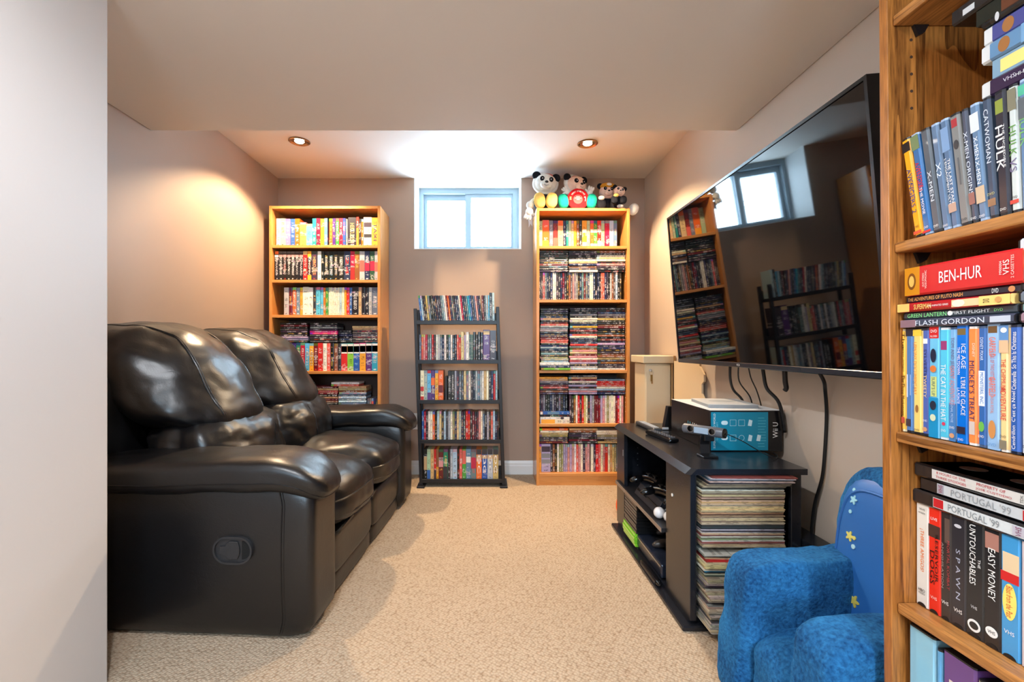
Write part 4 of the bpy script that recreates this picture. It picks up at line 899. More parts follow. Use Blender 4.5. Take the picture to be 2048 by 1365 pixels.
# remotes
def remote(label, x, y, yaw, w, l, h, m, keym, rows):
    t = thing('remote_control', label, 'remote control', (x, y, SZ), (0,0,yaw), 'remote controls')
    obj('body', box(-w/2, w/2, -l/2, l/2, 0.001, h, h*0.35, 2), m, t)
    for r_ in range(rows):
        for q in range(3): obj('button', box(-w*0.30+q*w*0.22, -w*0.30+q*w*0.22+w*0.15, -l*0.42+r_*l*0.84/rows, -l*0.42+r_*l*0.84/rows+l*0.035, h-0.001, h+0.0022), keym, t)
remote('long grey remote control with white keys lying on the stand, nearer the file cabinet', 0.785, 2.285, 0.06, 0.046, 0.225, 0.019, plain('dark_grey_plastic', (58,60,64), 0.35), plain('pale_key', (190,192,196), 0.4), 12)
remote('black rounded remote control lying on the stand before the grey one', 0.758, 2.035, 0.16, 0.046, 0.21, 0.020, M_BLACKG, plain('grey_key', (90,92,98), 0.4), 9)
# motion camera
t = thing('motion_camera', 'cylindrical black console camera on a folded stand before the carton', 'camera', (0.80, 1.71, SZ))
ang = math.atan2(1.67-1.79, 0.85-0.755)
bd = obj('camera_bar', lathe([(0.0,-0.078),(0.015,-0.078),(0.0185,-0.074),(0.0185,0.074),(0.016,0.078),(0.0,0.078)], 24, axis='x'), plain('gunmetal', (86,90,98), 0.35), t, (0.003, 0.02, 0.090), (0,0,ang)); smo(bd)
obj('end_cap', lathe([(0.0,0.0),(0.0178,0.0),(0.0178,0.004),(0.012,0.006),(0.0,0.006)], 20, axis='x'), M_BLACKG, bd, (0.0765,0,0))
for x in (-0.042, 0.040):
    ln = obj('lens', lathe([(0.0,0.0),(0.010,0.0),(0.011,0.003),(0.0,0.004)], 18, axis='y'), M_BLACKG, bd, (x,-0.0165,0.003), (PI,0,0))
    obj('lens_ring', lathe([(0.0105,0.0),(0.0135,0.0),(0.0135,0.003),(0.0105,0.003),(0.0105,0.0)], 18, axis='y'), M_STEEL, ln)
obj('front_plate', box(-0.028, 0.026, -0.020, -0.016, -0.010, 0.012, 0.001, 1), plain('pale_blue_plate', (150,170,190), 0.25), bd)
obj('stand_base', box(-0.028, 0.028, -0.045, 0.012, 0, 0.007, 0.002, 1), M_BLACK, t); obj('stand_neck', prism([(0.004,0.0),(0.012,0.0),(0.022,0.04),(0.012,0.076),(0.004,0.074),(0.012,0.04)], -0.014, 0.020, 'x', 0.001, 1), M_BLACK, t)
obj('stand_clip', box(-0.006, 0.03, -0.010, 0.008, 0.055, 0.075, 0.002, 1), M_BLACK, t)
cc = obj('camera_cable', tube([(0.055,-0.045,0.09),(0.11,-0.05,0.065),(0.17,-0.045,0.03),(0.22,-0.06,0.006),(0.255,-0.02,0.005),(0.27,0.03,0.005)], 0.0016, 6), cab, t); smooth(cc.data)

# ------------------------------------------------------------------ in the stand's front bay
def pad(label, loc, rot, m, s=1.0, name='game_controller'):
    t = thing(name, label, 'game controller', loc, rot, 'game controllers in the stand')
    def w(w_, q):
        w_.y -= 0.030*s*abs(q.x)**2; w_.z -= 0.010*s*abs(q.x)**3; return w_
    b = obj('body', cubegrid(10, soft((0,0,0.024*s), (0.078*s,0.030*s,0.019*s), 2.8, w)), m, t); smooth(b.data)
    for q in (-1, 1):
        g = ball('grip', m, t, (q*0.062*s,-0.050*s,0.016*s), (0.018*s,0.040*s,0.016*s), seg=6, rot=(0.2,0,q*0.30))
        k = obj('thumb_stick', lathe([(0.005*s,0),(0.005*s,0.010*s),(0.010*s,0.012*s),(0.010*s,0.015*s),(0,0.013*s)], 14), M_BLACK, t, (q*0.024*s,-0.022*s,0.036*s))
        obj('button_pad', prism(circle(0.011*s, 12), 0, 0.004*s, 'z'), M_BLACKG, t, (q*0.048*s,0.004*s,0.040*s))
    obj('touch_pad', box(-0.022*s,0.022*s,-0.006*s,0.022*s,0.041*s,0.0445*s,0.001,1), M_BLACKG, t)
    return t
c = thing('games_console', 'flat two-layer black games console on the middle shelf of the stand', 'games console', (0.682, 1.80, 0.2526))
for z0, z1, a in ((0.004, 0.026, 0.0), (0.029, 0.053, 0.012)):
    obj('shell_half', prism([(a,z0),(a+0.012,z1),(0.285,z1),(0.295,z0)] if z0 < .01 else [(a+0.004,z0),(a+0.018,z1),(0.29,z1),(0.29,z0)], 0.10, 0.375, 'y', 0.0015, 1), plain('matt_black_console', (34,38,46), 0.4), c)
obj('seam_gap', box(0.012, 0.285, 0.105, 0.37, 0.024, 0.031), M_INK, c)
for y in (0.13, 0.345): obj('rubber_foot', box(0.02, 0.26, y, y+0.008, 0, 0.005), M_INK, c)
obj('disc_slot', box(0.008, 0.014, 0.24, 0.36, 0.0265, 0.0285), M_BLACKG, c)
pad('black game controller on top of the console, nearer the bookcase', (0.765, 2.125, 0.309), (0, 0, -1.25), M_BLACKG)
pad('black game controller on top of the console, nearer the front panel', (0.755, 1.945, 0.309), (0, 0, -1.2), M_BLACKG)
for k, (x, y, lab) in enumerate(((0.685, 1.857, 'white ball tipped motion controller on the shelf, further into the bay'), (0.708, 1.810, 'white ball tipped motion controller half hidden by the front panel'))):
    t = thing('motion_controller', lab, 'game controller', (x, y+0.005, 0.2525), (0,0,0.0), 'motion controllers')
    ball('light_ball', plain('milky_ball', (226,226,228), 0.3), t, (0, 0, 0.0235), (0.0225,0.0225,0.0225), 2.0, 7)
    o = obj('wand', lathe([(0.010,0.018),(0.016,0.024),(0.019,0.05),(0.0185,0.10),(0.021,0.15),(0.014,0.165),(0,0.167)], 16, axis='x'), M_BLACK, t, (0,0,0.0225)); smo(o)
gc = bpy.data.meshes
for k in range(13):
    grn = k >= 9; col = (120,190,40) if grn else (26,26,28)
    z = 0.0325+(12-k)*0.0148
    t = thing('video_game_case', f"{'lime green' if grn else 'black'} game case, {nth(k+1)} from the top of the stack in the stand", 'case', (0.668-(0.008 if grn else 0)+R.uniform(-0.003,0.003), 2.096+(0.002 if grn else 0.0)+R.uniform(-0.002,0.002), z), (0,0,0), 'game cases stacked in the stand')
    obj('case_body', box(0, 0.132, 0, 0.188, 0, 0.0142, 0.0018, 1), plain('game_case_green', col, 0.25) if grn else M_BLACK, t)
    obj('spine_paper', box(-0.0004, 0.0002, 0.006, 0.182, 0.002, 0.0122), plain('grey_spine_paper', (84,80,80), 0.4) if not grn else plain('pale_green_paper', (176,214,110), 0.4), t)
c = thing('slim_console', 'low dark console with a silver edge on the bottom of the stand', 'games console', (0.672, 1.785, 0.0326))
obj('shell', box(0.0, 0.26, 0.02, 0.33, 0.004, 0.058, 0.006, 2), plain('blue_black_shell', (32,38,52), 0.2), c); obj('silver_strip', box(-0.002, 0.002, 0.025, 0.325, 0.046, 0.052), M_STEEL, c)
for y in (0.05, 0.3): obj('rubber_foot', box(0.02, 0.24, y-0.006, y+0.006, 0, 0.006), M_INK, c)
pad('grey game controller on the low console, nearer the green cases', (0.865, 2.06, 0.094), (0.0, 0, -1.1), plain('dark_titanium', (52,48,48), 0.35))
pad('grey game controller on the low console, behind the front panel', (0.795, 1.912, 0.094), (0.0, 0, -1.3), plain('dark_titanium', (52,48,48), 0.35))
t = thing('sensor_bar', 'small glossy black sensor bar on the plinth before the low console', 'sensor bar', (0.652, 1.84, 0.0185), (0,0,0.02))
sb = obj('bar', cubegrid(8, soft((0,0.03,0.011), (0.012,0.105,0.011), 3)), M_BLACKG, t); smooth(sb.data)
obj('window_strip', box(-0.0125, -0.010, -0.05, 0.11, 0.007, 0.015), M_INK, t)
# beside the stand
t = thing('tool_case', 'black case with a silver latch standing on the carpet behind the chair', 'case', (1.080, 1.505, 0))
obj('body', box(-0.035, 0.04, -0.20, 0.20, 0.0, 0.285, 0.008, 2), M_BLACK, t); obj('lid', box(-0.037, 0.042, -0.202, 0.202, 0.255, 0.302, 0.006, 2), M_STAND, t)
l_ = obj('latch', box(-0.042, -0.034, -0.02, 0.03, 0.235, 0.275, 0.001, 1), M_STEEL, t); obj('latch_slot', box(-0.0435, -0.0415, -0.008, 0.018, 0.247, 0.262), M_INK, l_)
t = thing('orange_bag', 'bright orange bag on the carpet behind the far end of the stand', 'bag', (0.775, 2.60, 0))
def wb2(w, q): w.x *= 1-0.35*(q.z+1)/2*1.2; w.y *= 1-0.3*(q.z+1)/2; return w
o = obj('body', cubegrid(12, soft((0,0,0.085), (0.065,0.06,0.085), 4.0, wb2, 0.006, 14)), plain('orange_fabric', (240,92,14), 0.5), t); smooth(o.data)
obj('handle', tube([(-0.02,0,0.165),(-0.015,0,0.2),(0.015,0,0.2),(0.02,0,0.165)], 0.004, 6), plain('orange_fabric', (240,92,14), 0.5), t)
# file cabinet and board on the wall
M_BEIGE = plain('beige_enamel', (206,190,160), 0.4, var=0.04)
t = thing('file_cabinet', 'narrow beige cabinet with keys in its lock between bookcase and wall', 'cabinet', (0.963, 2.86, 0))
obj('body', box(0, 0.158, 0, 0.20, 0.0, 0.842, 0.003, 1), M_BEIGE, t); obj('door', box(0.004, 0.154, -0.012, 0, 0.02, 0.832, 0.002, 1), M_BEIGE, t)
obj('top_slab', box(-0.02, 0.168, -0.03, 0.22, 0.845, 0.892, 0.004, 1), M_BEIGE, t)
obj('raw_edge', box(0.1585, 0.170, -0.013, 0.19, 0.0, 0.842), plain('chipboard', (176,140,92), 0.8, bump=0.6, bscale=300), t); obj('raw_end', box(0.1682, 0.181, -0.028, 0.21, 0.846, 0.891), plain('chipboard', (176,140,92), 0.8), t)
lk = obj('lock', lathe([(0.009,0),(0.009,0.004),(0.006,0.006),(0,0.006)], 14, axis='y'), M_STEEL, t, (0.03,-0.012,0.80), (PI,0,0))
obj('key', box(-0.0015,0.0015,-0.03,-0.004,-0.006,0.008), M_STEEL, t, (0.03,-0.012,0.80)); obj('key_ring', tube([(0.03+0.012*math.cos(a),-0.036,0.786+0.016*math.sin(a)) for a in lin(0, 2*PI*0.95, 10)], 0.001, 5, k=2), M_STEEL, t)
for dx, ln in ((0.002, 0.055), (-0.004, 0.04)): obj('key', box(0.03+dx-0.003,0.03+dx+0.003,-0.038,-0.036,0.775-ln,0.775), plain('dull_brass', (150,128,84), 0.35, metal=1.0), t)
bp_ = prism([(2.33,0),(2.80,0),(2.80,0.86),(2.46,0.86),(2.46,0.845),(2.41,0.80),(2.41,0.765),(2.435,0.75),(2.435,0.70),(2.40,0.66),(2.40,0.30),(2.33,0.28)], 1.120, 1.130, 'x')
o = obj('cardboard_sheet', bp_, plain('beige_board', (212,188,152), 0.75, var=0.05)); tag(o, 'beige board sheet with a torn corner leaning on the wall under the television', 'board')

# ------------------------------------------------------------------ small blue plush chair
P_BLUE = plush_mat('blue_fur', (4,44,90), (48,122,178), 40, 1.0, 0.008)
M_SATIN = plain('blue_satin_print', (36,100,172), 0.5, bump=0.1, bscale=30)
kid = thing('kids_chair', 'small blue furry armchair with a printed back beside the records', 'chair', (0.64, 0.905, 0))
def fur(name, c, h, n, warp=None, seed=0, seg=22):
    f = soft(c, h, n, warp, 0.006, 11, seed); o = obj(name, cubegrid(seg, f), P_BLUE, kid); smooth(o.data); return o, f
def wk(w, q): w.x += 0.02*q.z*max(0, -q.x); w.z += 0.012*max(0, q.z)*q.x; return w
fur('arm', (0.215, 0.335, 0.198), (0.21, 0.062, 0.197), 8, wk, 2); fur('arm', (0.225, 0.062, 0.182), (0.210, 0.062, 0.181), 8, wk, 5)
def wq(w, q): w.z += 0.02*(1-q.y*q.y)*max(0,q.z) - 0.03*max(0,-q.x)*max(0,q.z); return w
fur('seat', (0.20, 0.20, 0.118), (0.18, 0.09, 0.118), 5, wq, 7)
def wr(w, q): w.x += 0.03*(q.z); return w
bk, f = fur('backrest', (0.365, 0.205, 0.356), (0.065, 0.190, 0.282), 4.2, wr, 8, 24)
def wsat(w, q): w.x += 0.03*(w.z/0.288); return w
fp = soft((0.358, 0.205, 0.356), (0.066, 0.168, 0.256), 4.6, wsat)
pn = obj('printed_panel', cubegrid(16, fp), M_SATIN, bk); smooth(pn.data)
def motif(kind, y, z, s, col):
    pts = []
    if kind == 'flower':
        for k in range(40):
            a = 2*PI*k/40; r = s*(0.72+0.28*math.cos(5*a)); pts.append((r*math.cos(a), r*math.sin(a)))
    elif kind == 'dot': pts = circle(s, 12)
    else:
        for k in range(30):
            a = PI*k/29; r = s*(1+0.08*math.cos(11*a)); pts.append((r*1.5*math.cos(a), r*math.sin(a)))
    best = min(((fp(Vector((-1, a/30-1, b/30-1))), a, b) for a in range(61) for b in range(61)), key=lambda q: (q[0].y-y)**2+(q[0].z-z)**2)
    p0 = best[0]; ty = fp(Vector((-1, best[1]/30-1.03, best[2]/30-1)))-p0; tz = fp(Vector((-1, best[1]/30-1, best[2]/30-0.97)))-p0
    ty.normalize(); nz_ = ty.cross(tz).normalized(); tz = nz_.cross(ty)
    plate(0, 0, ink(col), pn, p0+nz_*(-0.0015 if kind == 'coral' else 0.0), ty, tz, name='print_motif', t=0.0022 if kind != 'coral' else 0.006, n=pts)
for a in (('flower',0.305,0.545,.013,(150,206,226)),('dot',0.315,0.57,.005,(150,206,226)),('dot',0.310,0.515,.005,(150,206,226)),('flower',0.300,0.45,.014,(214,206,110)),('dot',0.285,0.455,.005,(214,206,110)),('dot',0.283,0.43,.006,(170,214,226)),('flower',0.262,0.30,.016,(206,196,90)),('coral',0.195,0.255,.035,(214,110,90))):
    motif(*a)
obj('panel_seam', tube([fp(Vector((-0.98, y, z))) for y, z in [(-1,-0.8),(-1,0.0),(-0.97,0.7),(-0.75,0.96),(0,1),(0.75,0.96),(0.97,0.7),(1,0),(1,-0.8)]], 0.004, 6), M_SATIN, bk)

# ------------------------------------------------------------------ near oak bookcase against the right wall
NX0, NX1, NY0, NY1, NZ = 0.756, 1.135, 0.08, 0.880, 2.15
nb = thing('bookcase', 'near oak bookcase crowded with video tapes and discs, by the blue chair', 'bookcase', (NX0, NY1, 0), (0, -math.radians(0.45), 0))
Q = lambda x0, x1, y0, y1, z0, z1, name, m, bev=0.0015, par=nb: obj(name, box(x0-NX0, x1-NX0, y0-NY1, y1-NY1, z0, z1, bev, 2), m, par)
for y in (NY1-0.018, NY0): Q(NX0, NX1, y, y+0.018, 0, NZ, 'side_panel', M_OAK_N)
Q(NX1-0.006, NX1, NY0+0.018, NY1-0.018, 0.02, NZ-0.02, 'back_panel', M_OAK_N, 0)
Q(NX0, NX1-0.006, NY0+0.018, NY1-0.018, NZ-0.02, NZ, 'top_board', M_OAK_NS)
NS = [1.568, 1.1435, 0.790, 0.470, 0.10]
for z in NS:
    Q(NX0+0.010, NX1-0.007, NY0+0.019, NY1-0.0185, z-0.019, z, 'shelf', M_OAK_NS, 0.003)
    if z > 0.5:
        br = obj('shelf_support', prism([(0.0,0.0),(0.028,0.0),(0.020,-0.014),(0.008,-0.020)], -0.006, 0.0, 'y'), M_BLACK, nb, (0.045, -0.0185, z-0.0195))
Q(NX0+0.012, NX0+0.028, NY0+0.019, NY1-0.0185, 0.0, 0.08, 'kick_board', M_OAK_NS)
for z in (1.524, 1.492, 1.460, 1.428, 1.396, 1.06, 1.03): obj('peg_hole', prism(circle(0.0028, 10, 0.045, z), -0.0185, -0.0179, 'y'), plain('hole_dark', (60,34,14), 0.8), nb)
PX = 0.0                                     # everything on it leans with the case; the lean is under half a degree
def unit(name, label, cat, group, w, d, h, x, yfar, z, sleeve, case=(24,24,27), lip=0.004, flat=False, lean=0.0, wrap=False, case_name='case_body'):
    """a case standing (or lying) with its spine to the room: local x runs toward the entry, local z up"""
    if flat: loc, rot = (x, yfar-h, z), (0, -PI/2, -PI/2)
    else: loc, rot = (x, yfar-w/2, z), (0, lean, -PI/2)
    loc = (loc[0]-0.00785*loc[2], loc[1], loc[2]+0.0006+0.00785*(loc[0]+d-NX0))
    t = thing(name, label, cat, loc, rot, group)
    ox = w/2 if flat else 0
    b = prism([(-w/2+ox,0.003),(-w/2+0.003+ox,0),(w/2-0.003+ox,0),(w/2+ox,0.003),(w/2+ox,d),(-w/2+ox,d)], 0, h, 'z')
    obj(case_name, b, plain('case_%d_%d_%d' % case, case, 0.3), t)
    e = 0.0004
    if wrap: b = prism([(-w/2-e+ox,0.0015),(-w/2+0.0015+ox,-e),(w/2-0.0015+ox,-e),(w/2+e+ox,0.0015),(w/2+e+ox,d-0.002),(-w/2-e+ox,d-0.002)], -0.0001, h+e, 'z')
    else: b = prism([(-w/2-e+ox,0.006),(-w/2-e+ox,0.0026),(-w/2+0.0028+ox,-e),(w/2-0.0028+ox,-e),(w/2+e+ox,0.0026),(w/2+e+ox,0.006),(w/2+e+ox,d-0.004),(-w/2-e+ox,d-0.004)], lip, h-lip, 'z')
    obj('sleeve', b, plain('sleeve_%d_%d_%d' % sleeve, sleeve, 0.22, coat=0.3), t)
    return t, w, h, ox
def spine(u, items):
    """items on a spine: ('t', text, along centre 0..1, along length m, across offset, height m, colour[, mode]), ('b', lo, hi, colour[, x0, x1]) or ('o', along, rx, rz, colour[, across])"""
    t, w, h, ox = u; flat = ox != 0
    for i, it in enumerate(items):
        y = -0.0007-0.00022*i; A = (lambda a: 1-a) if flat else (lambda a: a)
        if it[0] == 't':
            _, s, a, l, off, hh, col = it[:7]; md = it[7] if len(it) > 7 else ''
            a = A(a)
            if md == 'flat': text(s, l, hh, ink(col), t, (ox+off*w, y, a*h), (1,0,0), (0,0,1))
            elif md == 'up' and not flat: text(s, l, hh, ink(col), t, (ox+off*w, y, a*h), (0,0,1), (-1,0,0))
            else: text(s, l, hh, ink(col), t, (ox+off*w, y, a*h), (0,0,-1), (1,0,0))
        elif it[0] == 'b':
            lo, hi, col = it[1:4]; x0, x1 = it[4:6] if len(it) > 5 else (-0.5, 0.5)
            lo, hi = sorted((A(lo), A(hi)))
            plate(w*(x1-x0)-0.0004, h*(hi-lo), plain('sleeve_%d_%d_%d' % col, col, 0.25), t, (ox+w*(x0+x1)/2, y+0.0003, h*(lo+hi)/2), (1,0,0), (0,0,1), name='colour_block', t=0.0002)
        elif it[0] == 'o':
            _, a, rx, rz, col = it[:5]; off = it[5] if len(it) > 5 else 0
            plate(0, 0, plain('sleeve_%d_%d_%d' % col, col, 0.25), t, (ox+w*off, y+0.0002, A(a)*h), (1,0,0), (0,0,1), name='round_mark', t=0.0002, n=circle(rz, 24, rx=rx))
WHT, SIL, BLK_ = (238,236,232), (176,186,196), (20,18,20)
dvdmark = lambda a=0.07, c=WHT: ('t', 'DVD', a, 0.008, 0, 0.0038, c, 'flat')
HB, WB = (84,100,122), (150,172,196)
# --- upper shelf, leaning disc cases (colour words first in the label)
Yb = [.835,.818,.801,.784,.769,.7545,.737,.726,.711,.698,.681,.668]; Dl = [.028,.027,.025,.023,.021,.0195,.018,.016,.012,.008,.006,.005]
ub = [
 ('amber yellow disc case leaning on the oak side panel', (240,164,30), [('b',.86,.955,(40,34,34)),('t','ULTIMATE',.50,.05,.24,.003,(30,60,130)),('t','AVENGERS 2',.46,.085,-.02,.0075,(28,58,128)),dvdmark(.1,BLK_),('b',.03,.06,(226,90,60))]),
 ('blue disc case with red and white title, second in the leaning row', (44,104,160), [('b',.84,.985,(112,130,90)),('t','ULTIMATE',.56,.04,.22,.003,(220,60,50)),('t','AVENGERS',.57,.055,-.05,.0075,(214,38,40)),('t','THE MOVIE',.33,.05,0,.0045,WHT),dvdmark(),('b',.02,.04,(214,50,50))]),
 ('hatched steel grey disc case, third in the leaning row', (84,92,100), [('t','X-MEN',.44,.055,0,.0060,(206,214,222)),dvdmark(.06)]),
 ('plain blue-grey disc case with a short title, fourth in the leaning row', (92,116,144), [('t','X2',.56,.026,0,.008,(210,222,236)),dvdmark(.04)]),
 ('blue-grey disc case with a two-line title, fifth in the leaning row', (84,110,140), [('b',.70,.92,(120,150,186)),('t','THE LAST STAND',.40,.085,.18,.0042,WHT),('t',"L'ENGAGEMENT ULTIME",.40,.09,-.22,.0036,WHT),('b',.14,.22,(186,150,130))]),
 ('dull grey disc case with a red tag, sixth in the leaning row', (122,122,120), [('b',.88,.955,(160,50,56),-.3,.3),('o',.72,.004,.008,(60,60,62)),('b',.36,.60,(96,96,98),-.05,.12),dvdmark(.05,BLK_)]),
 ('silver-lettered slate disc case, seventh in the leaning row', (70,76,92), [('t','X-MEN ORIGINS',.52,.105,0,.0055,(206,212,222)),('b',.16,.26,(150,100,90)),dvdmark(.04)]),
 ('blue disc case with two repeated titles, eighth in the leaning row', (96,122,150), [('b',.76,.92,(206,210,212)),('t','X-MEN',.62,.037,0,.0055,(226,234,242)),('t','X-MEN',.41,.037,0,.0055,(226,234,242)),('b',.15,.29,(196,170,140)),dvdmark(.04)]),
 ('dark slate disc case with thin curved lettering, ninth in the leaning row', (62,74,92), [('t','CATWOMAN',.68,.085,0,.0065,(200,208,218)),('b',.10,.16,(150,110,80)),('t','DVD',.20,.01,0,.004,(200,190,120),'flat')]),
 ('wide near-black disc case with a bold white title, tenth in the leaning row', (44,44,54), [('b',.82,.93,(130,140,60),-.35,.35),('t','THE INCREDIBLE',.55,.065,.3,.0028,WHT),('t','HULK',.54,.068,-.08,.0095,WHT),dvdmark(.05)]),
 ('pale grey disc case with green letters, eleventh in the leaning row', (196,202,198), [('b',.80,.97,(120,116,96)),('t','HULK',.56,.045,0,.009,(90,140,60)),('t','VS',.37,.02,0,.009,(110,96,130)),dvdmark(.12,BLK_),('b',.07,.1,(206,70,60))]),
 ('teal-topped blue disc case, twelfth in the leaning row', (92,122,156), [('b',.88,.96,(80,170,140)),('t','HULK',.62,.05,0,.01,(110,170,90)),('b',.70,.86,(90,96,100))]),
]
for k, (lab, col, its) in enumerate(ub):
    y0 = Yb[k]; y1 = Yb[k+1] if k+1 < len(Yb) else y0-0.014
    w = y0-y1-0.0018; ln = -math.asin(min(0.2, Dl[k]/0.19))
    u = unit('dvd_case', lab, 'case', 'disc cases leaning on the upper oak shelf', w, 0.135, 0.19, 0.777, y0-0.0035, 1.1435+abs(math.sin(ln))*w/2, col, case=(150,170,196) if k in (1,3,4,7,11) else (30,30,34), lean=ln)
    spine(u, its)
for k, c_ in enumerate(((40,44,52),(120,130,140),(70,30,40),(180,180,176))):
    u = unit('dvd_case', f'{("dark grey","mid grey","maroon","light grey")[k]} disc case past the leaning row, toward the entry', 'case', 'disc cases leaning on the upper oak shelf', 0.0142, 0.135, 0.19, 0.777, 0.6525-0.0148*k, 1.1435, c_); spine(u, [dvdmark()])
# --- clamshell tapes lying on top of that row
zt = 1.1435+0.1915
for k, (lab, col, cs, th, yf, its) in enumerate((
 ('purple and green clamshell tape lying lowest on the leaning discs', (48,32,60), (206,204,200), .0265, .724, [('b',.33,1,(60,130,58)),('t','VHS',.17,.016,.05,.006,(200,196,206),'up'),('t','HI-FI',.24,.014,0,.005,(226,226,226),'up'),('o',.31,.012,.009,(226,226,226))]),
 ('yellow, teal and orange clamshell tape, second in the lying stack', (212,190,70), (226,200,60), .0285, .712, [('b',.0,.2,(120,150,170)),('b',.05,.24,(236,206,120),-.35,.35),('b',.25,.45,(60,168,150)),('b',.45,1,(226,124,60))]),
 ('light blue clamshell tape with pink script, third in the lying stack', (92,130,164), (206,206,204), .0285, .724, [('o',.14,.011,.008,(150,100,56)),('b',.24,1,(110,150,186)),('t','Quest',.62,.07,0,.014,(170,110,160),'up')]),
 ('violet-blue clamshell tape, fourth in the lying stack', (66,70,130), (206,206,204), .0285, .724, [('o',.15,.011,.008,(150,100,56)),('b',.34,.62,(150,170,206)),('b',.70,.95,(176,50,40))]),
 ('dark thin case with an oval mark, fifth in the lying stack', (26,26,28), (18,18,20), .010, .724, [('o',.1,.007,.003,(190,190,190))]),
 ('yellow-orange clamshell tape, sixth in the lying stack', (236,150,20), (20,22,20), .026, .735, [('b',0,.16,(22,28,22)),('b',.16,.34,(90,50,30)),('b',.34,.42,(236,176,40))]),
 ('black tape in crumpled clear wrap topmost of the lying stack', (26,24,26), (26,24,26), .026, .770, [('b',.08,.16,(190,190,190),-.3,.1),('b',.3,1,(70,66,64))]))):
    u = unit('vhs_tape', lab, 'video tape', 'tapes lying over the leaning discs', th-0.0006, 0.13, 0.225, 0.785 + (0.004 if k % 2 else 0), yf, zt, col, case=cs, flat=True, lip=0.012); spine(u, its); zt += th
